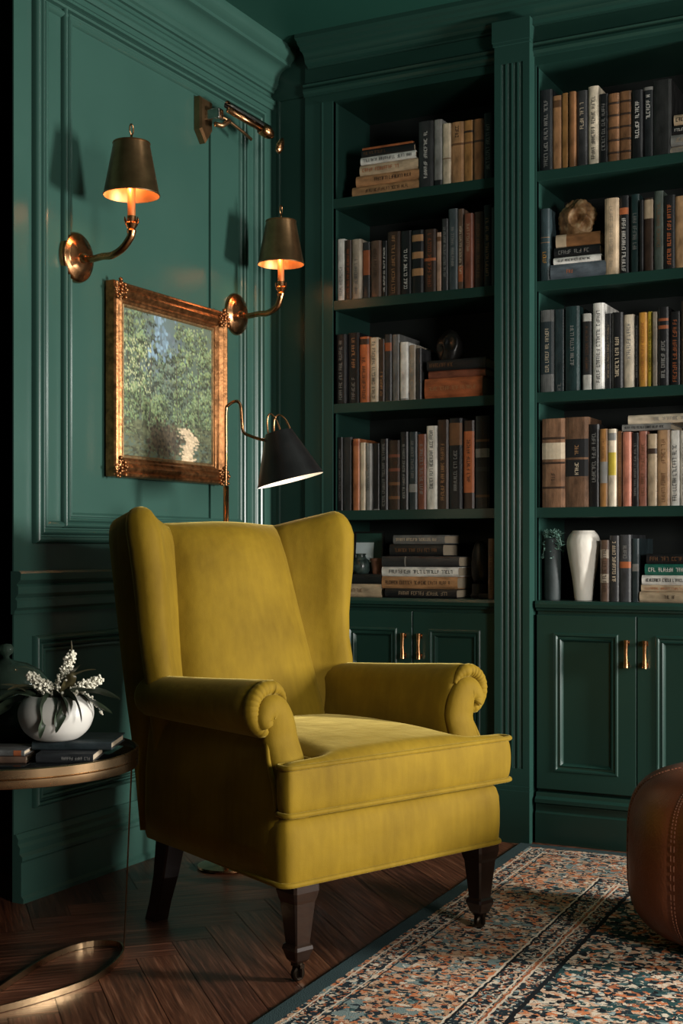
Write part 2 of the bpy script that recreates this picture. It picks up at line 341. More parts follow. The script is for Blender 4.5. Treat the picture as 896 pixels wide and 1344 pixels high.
UPRIGHT = {
 'LA': [
  (0.5101, 0.0173, 0.0537, 0.2316, 'chr', 'dark charcoal book', [('t', 'wht', 0.14, 0.86)]),
  (0.5538, 0.0216, 0.031, 0.2318, 'gry', 'dark grey book', [('l', 'blk', 0.0, 0.1)]),
  (0.5865, 0.0192, 0.0302, 0.213, 'crm', 'plain cream book', [('l', 'brn', 0.42, 0.44)]),
  (0.6255, 0.0225, 0.0451, 0.2135, 'tan', 'wide tan leather book', [('l', 'brn', 0.62, 0.66), ('t', 'dbr', 0.75, 0.95)]),
  (0.6668, 0.0228, 0.0348, 0.2126, 'tan2', 'tan leather book', [('l', 'brn', 0.62, 0.66), ('l', 'dbr', 0.8, 0.84)]),
  (0.7057, 0.0149, 0.0349, 0.2097, 'brn2', 'brown leather book', [('l', 'dbr', 0.62, 0.66)]),
  (0.7411, 0.0142, 0.0306, 0.2249, 'blk', 'black book', [('t', 'gry', 0.14, 0.86)]),
 ],
 'LB': [
  (0.1754, 0.0257, 0.0314, 0.2247, 'wht', 'white book', [('t', 'gry', 0.1, 0.6)]),
  (0.2078, 0.0176, 0.0231, 0.2164, 'dbr', 'thin dark brown book', [('t', 'rst', 0.14, 0.86)]),
  (0.2407, 0.0173, 0.0372, 0.2156, 'bei2', 'greyish cream book', [('t', 'slt', 0.1, 0.7)]),
  (0.2753, 0.0279, 0.0293, 0.2035, 'chr', 'charcoal and rust book', [('l', 'rst', 0.42, 0.86)]),
  (0.3157, 0.0206, 0.0394, 0.2028, 'brn3', 'brown grey book', [('t', 'dbr', 0.4, 0.9)]),
  (0.3468, 0.0257, 0.02, 0.2006, 'blk', 'thin black and white book', [('t', 'wht', 0.1, 0.9)]),
  (0.3855, 0.0207, 0.0477, 0.2275, 'dbr', 'dark brown mottled book', [('t', 'tan', 0.05, 0.95)]),
  (0.4319, 0.0229, 0.0423, 0.2256, 'blk', 'black book with white lettering', [('t', 'wht', 0.1, 0.75)]),
  (0.4789, 0.0161, 0.0424, 0.2216, 'blk', 'black book with tan bands', [('l', 'tan', 0.82, 0.93), ('l', 'tan', 0.55, 0.66), ('l', 'tan', 0.28, 0.4)]),
  (0.523, 0.0229, 0.0431, 0.221, 'dbr', 'dark book with orange marks', [('t', 'rst', 0.1, 0.95), ('l', 'org', 0.5, 0.55)]),
  (0.5553, 0.0262, 0.0186, 0.2075, 'pnk', 'thin pinkish beige book', [('l', 'brn', 0.85, 0.93)]),
  (0.5792, 0.0213, 0.022, 0.2511, 'chr', 'charcoal book', [('t', 'gry', 0.2, 0.9)]),
  (0.6082, 0.0244, 0.0332, 0.2826, 'slt', 'grey slate book', [('t', 'gry', 0.3, 0.8)]),
  (0.6372, 0.0234, 0.0209, 0.2789, 'brn3', 'grey brown book', [('t', 'crm', 0.2, 0.8), ('l', 'rst', 0.1, 0.3)]),
  (0.6688, 0.0149, 0.0313, 0.2576, 'rst2', 'red brown book', [('t', 'bei', 0.5, 0.9)]),
  (0.7027, 0.0246, 0.0336, 0.2612, 'dbr', 'dark umber book', [('t', 'brn', 0.14, 0.86)]),
  (0.7351, 0.0223, 0.0257, 0.2801, 'blk', 'black book with brown lettering', [('t', 'tan', 0.14, 0.86)]),
  (0.7592, 0.0182, 0.016, 0.2685, 'blk', 'thin black book', []),
 ],
 'LC': [
  (0.1804, 0.0144, 0.0415, 0.2492, 'blk', 'black book with white lettering', [('t', 'gry', 0.06, 0.94)]),
  (0.2253, 0.0261, 0.0454, 0.2532, 'blk', 'black book with gold lettering', [('t', 'tan', 0.5, 0.94), ('t', 'gry', 0.06, 0.4)]),
  (0.2708, 0.0206, 0.0364, 0.2352, 'org', 'orange book', [('t', 'dbr', 0.05, 0.7), ('l', 'dbr', 0.88, 0.97)]),
  (0.3069, 0.0241, 0.0329, 0.2304, 'crm', 'cream book', [('t', 'chr', 0.05, 0.95)]),
  (0.3354, 0.0263, 0.0214, 0.2232, 'dbr', 'thin dark brown book', [('t', 'tan', 0.1, 0.5)]),
  (0.3621, 0.024, 0.0266, 0.2371, 'chr', 'charcoal book with orange mark', [('l', 'rst', 0.75, 0.88)]),
  (0.3909, 0.0269, 0.0282, 0.2354, 'gry2', 'grey book', []),
  (0.4254, 0.0195, 0.0303, 0.205, 'wht', 'white book', [('l', 'gry', 0.0, 0.04)]),
  (0.455, 0.0252, 0.026, 0.1932, 'bei2', 'greyish beige book', [('t', 'gry', 0.2, 0.8)]),
  (0.4816, 0.0202, 0.019, 0.1799, 'chr', 'thin dark grey book', []),
 ],
 'LD': [
  (0.1695, 0.0271, 0.0197, 0.2641, 'blk', 'black book with white lettering', [('t', 'gry', 0.14, 0.86)]),
  (0.2005, 0.0263, 0.0382, 0.2627, 'chr', 'plain charcoal book', []),
  (0.2405, 0.0154, 0.0269, 0.2549, 'org2', 'orange brown book', [('l', 'rst', 0.9, 0.97)]),
  (0.2658, 0.0159, 0.021, 0.2405, 'crm', 'thin cream book', []),
  (0.2887, 0.017, 0.0221, 0.237, 'gry', 'grey book', [('t', 'chr', 0.3, 0.7)]),
  (0.3144, 0.0275, 0.0265, 0.2369, 'blk', 'black book with pale edge', [('l', 'gry', 0.0, 0.02)]),
  (0.3477, 0.0201, 0.0293, 0.2512, 'blk', 'black speckled book', [('t', 'gry', 0.05, 0.95)]),
  (0.3861, 0.0228, 0.0446, 0.2446, 'dbr', 'black and brown banded book', [('l', 'rst2', 0.75, 0.8), ('l', 'rst2', 0.55, 0.6), ('l', 'brn', 0.35, 0.4), ('l', 'brn', 0.15, 0.2)]),
  (0.4268, 0.0182, 0.0288, 0.2721, 'blk', 'black book with grey lettering', [('t', 'gry', 0.14, 0.86)]),
  (0.4587, 0.0211, 0.0322, 0.271, 'slt2', 'dark slate book', [('l', 'gry', 0.22, 0.33), ('t', 'gry', 0.4, 0.9)]),
  (0.4935, 0.0194, 0.0322, 0.2615, 'rst2', 'rust patterned book', [('t', 'gry', 0.2, 0.9)]),
  (0.5313, 0.0189, 0.0385, 0.289, 'wht2', 'tall cream white book', [('t', 'chr', 0.25, 0.95)]),
  (0.5719, 0.0222, 0.0399, 0.3086, 'dbr', 'tall dark brown book', [('t', 'tan', 0.1, 0.75)]),
  (0.6191, 0.0222, 0.0469, 0.3117, 'blk', 'tall black brown book', [('l', 'brn', 0.7, 0.95), ('t', 'gry', 0.2, 0.65)]),
  (0.6664, 0.0267, 0.0381, 0.3022, 'dbr', 'dark book with orange label', [('l', 'org', 0.18, 0.88), ('t', 'dbr', 0.3, 0.8)]),
  (0.7169, 0.0235, 0.0501, 0.3152, 'blk', 'wide black banded book', [('l', 'brn', 0.72, 0.75), ('l', 'gry', 0.55, 0.65), ('l', 'chr', 0.4, 0.45), ('l', 'brn', 0.12, 0.15)]),
 ],
 'LE': [
  (0.7466, 0.027, 0.021, 0.2056, 'brn', 'thin brown spine book', [('t', 'dbr', 0.14, 0.86)]),
 ],
 'RA': [
  (0.9415, 0.026, 0.0425, 0.2747, 'blk2', 'wide black book', [('t', 'gry', 0.06, 0.9)]),
  (0.9788, 0.0279, 0.0294, 0.2499, 'tan3', 'tan leather book', [('l', 'brn', 0.84, 0.94)]),
  (1.0076, 0.0234, 0.0216, 0.2528, 'tan2', 'thin ochre book', []),
  (1.034, 0.0163, 0.0223, 0.2515, 'brn2', 'brown leather book', []),
  (1.0643, 0.026, 0.0355, 0.2524, 'chr', 'charcoal book with gold lettering', [('t', 'crm', 0.5, 0.88), ('l', 'gry', 0.0, 0.03)]),
  (1.1024, 0.0275, 0.034, 0.2616, 'crm2', 'cream book with black lettering', [('t', 'chr', 0.08, 0.9)]),
  (1.136, 0.0267, 0.0291, 0.2311, 'blk', 'black book', [('t', 'gry', 0.2, 0.9)]),
  (1.1713, 0.022, 0.0354, 0.2253, 'tan4', 'brown leather book with bands', [('b', 'dbr', 5, 0)]),
  (1.2095, 0.024, 0.0382, 0.2273, 'tan4', 'brown leather book with bands', [('b', 'dbr', 5, 0)]),
  (1.2497, 0.017, 0.0336, 0.2224, 'blk', 'black book with white lettering', [('t', 'wht', 0.3, 0.85)]),
  (1.2829, 0.0256, 0.03, 0.2298, 'blk2', 'black book with white top mark', [('t', 'wht', 0.55, 0.9), ('l', 'gry', 0.95, 1.0)]),
  (1.3294, 0.022, 0.0568, 0.2439, 'chr2', 'wide plain black book', []),
 ],
 'RB': [
  (0.9395, 0.018, 0.0333, 0.2421, 'slt3', 'dark slate book with gold bands', [('l', 'tan', 0.6, 0.61), ('l', 'tan', 0.53, 0.54), ('t', 'gld', 0.25, 0.45)]),
  (1.1656, 0.0149, 0.0442, 0.2494, 'crm3', 'cream book with worn lettering', [('t', 'bei2', 0.1, 0.95)]),
  (1.2038, 0.026, 0.0293, 0.2549, 'blk', 'black and white patterned book', [('t', 'wht', 0.04, 0.75), ('l', 'org', 0.76, 0.85)]),
  (1.2392, 0.0279, 0.0282, 0.2558, 'dgr', 'dark green book', [('t', 'gry', 0.3, 0.8)]),
  (1.263, 0.0152, 0.0098, 0.2327, 'blk', 'thin black book', []),
  (1.284, 0.0252, 0.0295, 0.2376, 'dbr', 'dark brown book with pale mark', [('l', 'bei', 0.72, 0.98)]),
  (1.318, 0.0197, 0.0289, 0.2549, 'sgr', 'grey green book', [('t', 'brn', 0.3, 0.9)]),
  (1.3524, 0.0161, 0.0342, 0.2367, 'blk', 'black book with orange lettering', [('t', 'org', 0.06, 0.9)]),
  (1.3902, 0.0181, 0.0378, 0.2301, 'tan5', 'light brown book', []),
 ],
 'RC': [
  (0.9458, 0.0248, 0.0451, 0.275, 'gry2', 'grey book with dark label', [('l', 'slt2', 0.22, 0.86), ('t', 'crm', 0.25, 0.8)]),
  (0.988, 0.0262, 0.0356, 0.2742, 'slt3', 'plain slate book', [('t', 'gry', 0.02, 0.12)]),
  (1.0351, 0.0146, 0.0468, 0.2785, 'dgr', 'dark teal book', [('t', 'gry', 0.3, 0.8)]),
  (1.0823, 0.0226, 0.0297, 0.2521, 'wht', 'white book with dark panel', [('l', 'chr', 0.2, 0.9), ('t', 'brn', 0.25, 0.85)]),
  (1.123, 0.0146, 0.0365, 0.2818, 'wht', 'tall white patterned book', [('t', 'chr', 0.08, 0.95)]),
  (1.1524, 0.0241, 0.0194, 0.2467, 'chr', 'thin dark grey book', [('t', 'bei', 0.14, 0.86)]),
  (1.1836, 0.0186, 0.0361, 0.2469, 'blk', 'black book with cream lettering', [('t', 'crm', 0.15, 0.7)]),
  (1.2198, 0.0263, 0.0334, 0.2379, 'crm2', 'plain cream book', [('t', 'gry', 0.4, 0.9)]),
  (1.2444, 0.0277, 0.0131, 0.2336, 'blk', 'thin black book', [('t', 'gry', 0.14, 0.86)]),
  (1.2667, 0.0211, 0.0251, 0.2405, 'gld', 'gold orange book', [('t', 'rst', 0.1, 0.9)]),
  (1.2875, 0.028, 0.0138, 0.2424, 'yel', 'thin yellow book', [('t', 'blk', 0.2, 0.9)]),
  (1.3055, 0.0183, 0.0144, 0.2394, 'bei2', 'grey beige book', [('t', 'gry', 0.14, 0.86)]),
  (1.3333, 0.0151, 0.0329, 0.2511, 'blk', 'black book with orange squares', [('l', 'rst', 0.82, 0.86), ('l', 'rst', 0.72, 0.77), ('t', 'gry', 0.1, 0.6)]),
  (1.3691, 0.0224, 0.0351, 0.2348, 'blk', 'black book with orange lettering', [('t', 'org', 0.05, 0.9)]),
  (1.4096, 0.0144, 0.0386, 0.2639, 'dbr', 'dark brown book', []),
 ],
 'RD': [
  (0.97, 0.0168, 0.0776, 0.2942, 'brn4', 'thick brown leather volume', [('l', 'crm', 0.54, 0.73), ('t', 'dbr', 0.3, 0.42), ('b', 'dbr', 3, 1)]),
  (1.0491, 0.0197, 0.0773, 0.2956, 'brn5', 'thick brown leather volume', [('l', 'blk', 0.55, 0.76), ('l', 'blk', 0.34, 0.53), ('t', 'crm', 0.36, 0.51), ('t', 'tan', 0.58, 0.7)]),
  (1.1059, 0.0225, 0.0334, 0.2699, 'blk', 'black book with grey lettering', [('t', 'gry', 0.3, 0.95)]),
  (1.1393, 0.0162, 0.0258, 0.253, 'tan2', 'ochre book with grey bands', [('l', 'gry', 0.3, 0.58), ('t', 'brn', 0.62, 0.9)]),
  (1.1675, 0.0146, 0.0266, 0.2517, 'crm2', 'cream and yellow book', [('l', 'yel', 0.4, 0.7), ('l', 'gry', 0.85, 0.95)]),
  (1.19, 0.0261, 0.0157, 0.2444, 'brn2', 'brown book', [('t', 'tan', 0.14, 0.86)]),
  (1.2149, 0.0184, 0.0264, 0.2402, 'sal', 'salmon pink book', []),
  (1.2399, 0.0274, 0.0208, 0.2375, 'blk', 'black book with white lettering', [('t', 'gry', 0.14, 0.86)]),
  (1.2655, 0.0266, 0.0266, 0.2413, 'sal2', 'rose pink book', [('t', 'brn', 0.14, 0.86)]),
  (1.2972, 0.0193, 0.0295, 0.2309, 'bei', 'beige book with dark edge', [('l', 'dbr', 0.72, 0.8)]),
  (1.3331, 0.0204, 0.039, 0.2417, 'tan5', 'pale tan book', [('t', 'brn', 0.05, 0.45), ('t', 'brn', 0.55, 0.9)]),
  (1.3685, 0.0213, 0.0286, 0.2391, 'wht', 'white book with black lettering', [('t', 'chr', 0.06, 0.85)]),
  (1.3998, 0.023, 0.0308, 0.238, 'wht2', 'cream white book', [('t', 'gry', 0.14, 0.86)]),
 ],
 'RE': [
  (1.1409, 0.0223, 0.0293, 0.1993, 'brn3', 'brown banded book', [('l', 'bei2', 0.7, 0.85), ('l', 'bei2', 0.3, 0.45), ('t', 'dbr', 0.14, 0.86)]),
  (1.173, 0.0218, 0.0306, 0.214, 'chr', 'charcoal book with cream lettering', [('t', 'crm', 0.3, 0.92)]),
  (1.2085, 0.0227, 0.0369, 0.2163, 'chr3', 'dark grey book with orange mark', [('l', 'org', 0.5, 0.6), ('t', 'gry', 0.65, 0.9)]),
  (1.2403, 0.0272, 0.0225, 0.2039, 'slt3', 'dark green grey book', [('l', 'gry', 0.48, 0.6)]),
 ],
}
STACKS = {
 'LA': [
  (0.3543, 0.0221, 0.0368, 0.2642, 'tan', 'tan book', [('t', 'dbr', 0.2, 0.85)]),
  (0.3609, 0.0212, 0.0368, 0.2461, 'tan3', 'light tan book', [('t', 'blk', 0.3, 0.9)]),
  (0.3654, 0.0246, 0.0368, 0.2282, 'crm3', 'cream book with orange lettering', [('t', 'org', 0.05, 0.7)]),
  (0.3639, 0.0189, 0.026, 0.2133, 'wht', 'white book with dark lettering', [('t', 'blk', 0.05, 0.95)]),
  (0.3621, 0.0196, 0.026, 0.2045, 'blk', 'black book', [('t', 'brn', 0.05, 0.5)]),
  (0.3569, 0.0277, 0.01, 0.196, 'org', 'thin orange book', []),
 ],
 'LC': [
  (0.6109, 0.0223, 0.07, 0.2144, 'rst', 'thick rust orange book', [('t', 'tan', 0.08, 0.9)]),
  (0.6235, 0.0226, 0.0254, 0.2111, 'rst2', 'red brown book', []),
  (0.6232, 0.0161, 0.0358, 0.2165, 'blk', 'black book', [('t', 'brn', 0.05, 0.5)]),
 ],
 'LE1': [
  (0.2663, 0.021, 0.0453, 0.142, 'bei', 'light cream book', [('t', 'brn', 0.05, 0.5)]),
  (0.2699, 0.023, 0.0344, 0.1328, 'blk', 'black book', []),
 ],
 'LE2': [
  (0.4901, 0.0162, 0.031, 0.2714, 'blk', 'black book', [('t', 'bei', 0.2, 0.9)]),
  (0.4824, 0.0234, 0.0417, 0.2866, 'tan', 'tan book', [('t', 'dbr', 0.05, 0.92)]),
  (0.4837, 0.0236, 0.0337, 0.2895, 'wht', 'white book', [('t', 'blk', 0.1, 0.95)]),
  (0.4881, 0.0167, 0.0363, 0.2918, 'chr', 'charcoal book', [('l', 'gry', 0.3, 0.32)]),
  (0.4703, 0.0235, 0.0417, 0.2032, 'blk', 'black book', [('t', 'brn', 0.1, 0.9)]),
  (0.4814, 0.0216, 0.0311, 0.194, 'gry2', 'grey book', [('t', 'crm', 0.05, 0.9)]),
 ],
 'RA': [
  (1.4336, 0.0242, 0.0256, 0.1757, 'bei2', 'pale grey book', [('t', 'gry', 0.1, 0.5)]),
  (1.4369, 0.0202, 0.0352, 0.1612, 'gry', 'grey book', [('t', 'bei', 0.1, 0.5)]),
  (1.4361, 0.0245, 0.0305, 0.1519, 'blk', 'black book with white lettering', [('t', 'wht', 0.05, 0.6)]),
  (1.4361, 0.0249, 0.0329, 0.1424, 'crm3', 'cream book', [('t', 'blk', 0.05, 0.5)]),
 ],
 'RB': [
  (1.0537, 0.0163, 0.0517, 0.1878, 'gbl', 'grey blue book', [('t', 'org', 0.3, 0.45)]),
  (1.05, 0.0167, 0.0217, 0.1597, 'wht', 'thin white book', [('t', 'chr', 0.1, 0.8)]),
  (1.0478, 0.0241, 0.0343, 0.1548, 'blk', 'black book', [('t', 'gry', 0.1, 0.8)]),
  (1.0494, 0.0276, 0.0418, 0.1497, 'brn2', 'brown book', [('l', 'bei', 0.0, 0.25)]),
 ],
 'RD': [
  (1.2781, 0.019, 0.0212, 0.157, 'gry', 'grey book', [('t', 'chr', 0.05, 0.9)]),
  (1.3587, 0.0215, 0.0283, 0.2798, 'crm2', 'cream book', [('t', 'gry', 0.3, 0.7)]),
 ],
 'RE': [
  (1.3886, 0.0231, 0.033, 0.2661, 'bei', 'beige book', [('t', 'dbr', 0.3, 0.45)]),
  (1.386, 0.0198, 0.0209, 0.2493, 'crm3', 'thin orange and white book', [('t', 'org', 0.05, 0.8)]),
  (1.3871, 0.0204, 0.0306, 0.2468, 'wht', 'white book with black lettering', [('t', 'blk', 0.05, 0.9)]),
  (1.3956, 0.0198, 0.0354, 0.244, 'grn', 'green book with white lettering', [('t', 'wht', 0.05, 0.9)]),
  (1.3945, 0.0204, 0.033, 0.2321, 'blk', 'black book', [('t', 'brn', 0.05, 0.9)]),
 ],
}
# ------------------------------------------------------------------ room shell
WX = -.11                  # plane of the left wall; the bookcases stand with their fronts in the plane y = 0
WEND = -1.382              # the near corner of that wall
CEIL = 2.79
def herringbone():
    w, L = .105, .63; g = .0009
    mb = MB(); tones = []; uvs = []
    c, s_ = math.cos(PI/4), math.sin(PI/4)
    x0, x1, y0, y1 = -1.5, 3.4, -5.2, .5
    rng = random.Random(5)
    for i in range(-70, 71):
        for j in range(-12, 13):
            ox, oy = i*w+j*L, i*w-j*L
            for (a, b, e, d, hz) in ((ox, oy, L, w, 1), (ox, oy+w, w, L, 0)):
                cx, cy = a+e/2, b+d/2
                wx, wy = c*cx-s_*cy+1, s_*cx+c*cy-2.3
                if not (x0 < wx < x1 and y0 < wy < y1): continue
                q = [(a+g, b+g), (a+e-g, b+g), (a+e-g, b+d-g), (a+g, b+d-g)]
                mb.add([(c*px-s_*py+1, s_*px+c*py-2.3, 0) for px, py in q], [(0,1,2,3)])
                t = rng.uniform(.55, 1.35); tones.append((t, t*rng.uniform(.92,1.02), t*rng.uniform(.88,1.02)))
                ru, rv = rng.random()*9, rng.random()*9
                uvs.append([(((px-a) if hz else (py-b))+ru, ((py-b) if hz else (px-a))+rv) for px, py in q])
    k = len(mb.f)
    mb.add([(-1.6,-5.3,-.004),(3.5,-5.3,-.004),(3.5,.6,-.004),(-1.6,.6,-.004)], [(0,1,2,3)]); tones.append((.1,.1,.1)); uvs.append([(0,0)]*4)
    me = bpy.data.meshes.new('floor'); me.from_pydata(mb.v, [], mb.f); me.materials.append(M['floor'])
    ca = me.color_attributes.new('tone', 'FLOAT_COLOR', 'CORNER'); ul = me.uv_layers.new(name='UVMap')
    cd = []; ud = []
    for t, u in zip(tones, uvs):
        for q in u: cd += [t[0], t[1], t[2], 1]; ud += list(q)
    ca.data.foreach_set('color', cd); ul.data.foreach_set('uv', ud)
    o = bpy.data.objects.new('floor', me); COL.objects.link(o)
    return struct(o, 'dark walnut herringbone parquet floor', 'floor')
herringbone()
struct(MB().box(-1.6, 3.5, -5.3, .6, CEIL, CEIL+.1).build('ceiling', M['ceil']), 'dark green painted ceiling', 'ceiling')
struct(MB().box(WX-.005, WX, WEND, .45, 0, CEIL).build('wall_left', M['paint']), 'green panelled wall with picture and wall lamps', 'wall')
struct(MB().box(WX, 3.5, .34, .45, 0, CEIL).build('wall_back', M['paint']), 'green wall behind the built-in bookcases', 'wall')
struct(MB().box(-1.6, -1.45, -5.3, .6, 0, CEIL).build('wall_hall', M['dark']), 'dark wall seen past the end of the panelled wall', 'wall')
# corner filler between left wall and bookcase
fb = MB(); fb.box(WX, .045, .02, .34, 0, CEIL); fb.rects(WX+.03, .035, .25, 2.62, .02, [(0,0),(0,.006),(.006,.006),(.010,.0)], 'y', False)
struct(fb.build('wall_corner', M['paint_shaded']), 'narrow green filler panel in the corner beside the bookcase', 'wall')  # darkened green carries the shade of this corner

# crown on left wall
Z = CEIL
prof = [(0,2.645),(.012,2.645),(.014,2.655),(.022,2.660),(.026,2.672),(.030,2.676)]
for k in range(9):
    a = k/8*PI/2; prof.append((.030+.045*(1-math.cos(a)), 2.680+.05*math.sin(a)))
prof += [(.080,2.732),(.082,2.742),(.090,2.748),(.102,2.758),(.108,2.770),(.108,Z),(0,Z)]
struct(MB().extrude([(WX+o, z) for o, z in prof], WEND-.1, .02, 'y').build('trim_1', M['paint'], smooth=True, autosmooth=35), 'stepped green crown moulding along the left wall', 'moulding')
# frieze lines under it
struct(MB().extrude([(WX+o, z) for o, z in [(0,2.585),(.008,2.585),(.012,2.592),(.012,2.600),(.018,2.604),(.018,2.616),(.010,2.622),(.006,2.630),(0,2.632)]], WEND, .02, 'y').build('trim_2', M['paint'], smooth=True, autosmooth=35), 'thin green picture rail below the crown moulding', 'moulding')
# wall panel mouldings
def ogee(w, h): return [(a*w, b*h) for a, b in ((0,0),(0,.55),(.07,.85),(.16,1),(.26,.9),(.30,.25),(.37,.2),(.41,.7),(.50,.9),(.59,.75),(.63,.15),(.70,.12),(.74,.5),(.84,.62),(.93,.45),(1,0))]
struct(MB().rects(-1.307, -.045, .985, 2.56, WX, ogee(.064,.022), 'x', False).build('trim_3', M['paint'], smooth=True, autosmooth=40), 'outer green frame moulding of the upper wall panel', 'moulding')
struct(MB().rects(-1.182, -.165, 1.03, 2.535, WX, ogee(.045,.018), 'x', False).build('trim_4', M['paint'], smooth=True, autosmooth=40), 'inner green frame moulding of the upper wall panel', 'moulding')
vb = MB(); vb.extrude([(WX+o, y) for o, y in []] or [(WX,0),(WX,1),(WX,2)], 0, 0.0001, 'y') if False else None
vb.box(WX, WX+.006, -.392, -.222, 1.07, 2.49); vb.box(WX, WX+.009, -.404, -.392, 1.07, 2.49)
struct(vb.build('trim_5', M['paint']), 'narrow raised green board beside the second wall lamp', 'moulding')
struct(MB().rects(-1.307, -.10, .247, .726, WX, ogee(.05,.02), 'x', False).build('trim_6', M['paint'], smooth=True, autosmooth=40), 'green frame moulding of the lower wall panel', 'moulding')
# chair rail
rail = [(0,.790),(.012,.790),(.014,.800),(.022,.808),(.022,.826),(.016,.834),(.026,.846),(.026,.866),(.020,.872),(.034,.884),(.036,.902),(.030,.908),(0,.908)]
struct(MB().extrude([(WX+o, z) for o, z in rail], WEND-.012, .02, 'y').build('trim_7', M['paint'], smooth=True, autosmooth=30), 'green chair rail running along the left wall', 'moulding')
bb = [(0,0),(.034,0),(.034,.012),(.026,.020),(.026,.110),(.030,.116),(.030,.126),(.020,.134),(.022,.150),(.014,.160),(.016,.172),(.008,.186),(0,.186)]
struct(MB().extrude([(WX+o, z) for o, z in bb], WEND, .02, 'y').build('baseboard_left', M['paint'], smooth=True, autosmooth=30), 'tall stepped green baseboard under the left wall', 'baseboard')

# ------------------------------------------------------------------ bookcases
TOPS = dict(A=2.222, B=1.857, C=1.488, D=1.106); OPEN = 2.572; CTR = .798
def bookcase(name, label, xa, xb, stile_l, stile_r):
    root = empty(name, ((xa+xb)/2, 0, CTR)); tag(root, label, 'bookcase'); inv = (-(xa+xb)/2, 0, -CTR)
    P = M['paint_shaded']
    def part(n, mb, m=P, **k): return mb.build(n, m, root, loc=inv, **k)
    part('back_panel', MB().box(xa, xb, .30, .335, CTR, 2.70), M['paint_deep_shade'])
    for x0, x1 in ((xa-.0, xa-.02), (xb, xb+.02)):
        part('side_panel', MB().box(min(x0,x1), max(x0,x1), 0.001, .30, CTR, 2.70), M['paint_half_lit'])
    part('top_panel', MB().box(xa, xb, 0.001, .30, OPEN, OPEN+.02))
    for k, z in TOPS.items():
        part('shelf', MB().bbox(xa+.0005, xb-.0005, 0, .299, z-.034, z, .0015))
    fr = MB(); fr.box(xa-stile_l, xb+stile_r, -.004, .0, OPEN, 2.715)
    fr.extrude([(0,2.600),(.012,2.600),(.014,2.608),(.022,2.616),(.022,2.624),(.016,2.632),(.024,2.640),(.010,2.650),(0,2.65)], xa-stile_l, xb+stile_r, 'x')
    part('frieze', fr)
    st = MB()
    if stile_l > .03:
        st.box(xa-stile_l, xa, -.004, .02, CTR, OPEN); st.box(xa-.045, xa-.039, -.008, -.004, CTR, OPEN)
    elif stile_l > 0: st.box(xa-stile_l, xa, -.004, .02, CTR, OPEN)
    if st.v: part('face_stile', st, M['paint_half_lit'])
    if stile_r > 0: part('face_stile', MB().box(xb, xb+stile_r, -.004, .02, CTR, OPEN))
    return root
bookcase('bookcase', 'tall narrow green built-in bookcase in the corner, left of the fluted pilaster', .158, .80, .113, 0)
bookcase('bookcase', 'tall green built-in bookcase right of the fluted pilaster', .9185, 1.60, .012, .03)

def door(x0, x1, z0, z1, parent, inv, hx):
    mb = MB(); mb.rects(x0, x1, z0, z1, 0, [(0,0),(0,.016),(.0015,.018),(.058,.018),(.062,.021),(.067,.021),(.071,.015),(.077,.013),(.080,.017),(.084,.012),(.088,.004),(.10,.004)], 'y', True)
    d = mb.build('door', M['paint_shaded'], parent, loc=inv, smooth=True, autosmooth=30)
    h = MB(); zc = z1-.118 if True else 0
    for dz in (-.034, .034): h.tube([(hx,-.016,zc+dz),(hx,-.036,zc+dz)], .0050, 8)
    h.tube([(hx,-.036,zc-.044),(hx,-.036,zc-.03),(hx,-.038,zc),(hx,-.036,zc+.03),(hx,-.036,zc+.044)], [.0085,.0075,.0060,.0075,.0085], 10)
    for dz in (-.034, .034): h.lathe([(.0,-.016),(.0085,-.016),(.0085,-.020),(.0,-.020)], 10) if False else h.box(hx-.007,hx+.007,-.0205,-.0175,zc+dz-.008,zc+dz+.008)
    tag(h.build('handle', M['brass'], d, smooth=True, autosmooth=40), 'aged brass bar pull')
def cabinet(label, xa, xb, split, ra, rb):
    root = empty('base_cabinet', ((xa+xb)/2, 0, 0)); tag(root, label, 'cabinet'); inv = (-(xa+xb)/2, 0, 0)
    MB().box(xa, xb, .001, .335, .17, .764).build('carcass', M['paint_shaded'], root, loc=inv)
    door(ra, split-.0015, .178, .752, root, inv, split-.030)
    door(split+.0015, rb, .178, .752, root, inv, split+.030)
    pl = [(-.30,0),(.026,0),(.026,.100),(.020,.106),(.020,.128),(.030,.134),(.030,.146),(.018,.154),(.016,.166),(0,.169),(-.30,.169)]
    MB().extrude(pl, xa, xb, 'x').build('plinth', M['paint_shaded'], root, loc=inv, smooth=True, autosmooth=30)
    return root
cabinet('green base cabinet with two panelled doors under the left bookcase', .046, .789, .476, .166, .784)
cabinet('green base cabinet with two panelled doors under the right bookcase', .922, 1.63, 1.257, .924, 1.590)
def ledge(x0, x1, label):
    o = MB().extrude([(-.299,.765),(.014,.765),(.018,.772),(.026,.776),(.028,.788),(.024,.798),(-.299,.798)], x0, x1, 'x').build('countertop', M['paint_shaded'], smooth=True, autosmooth=30)
    tag(o, label, 'countertop')
ledge(.162, .789, 'green countertop ledge below the left bookcase')
ledge(.922, 1.60, 'green countertop ledge below the right bookcase')

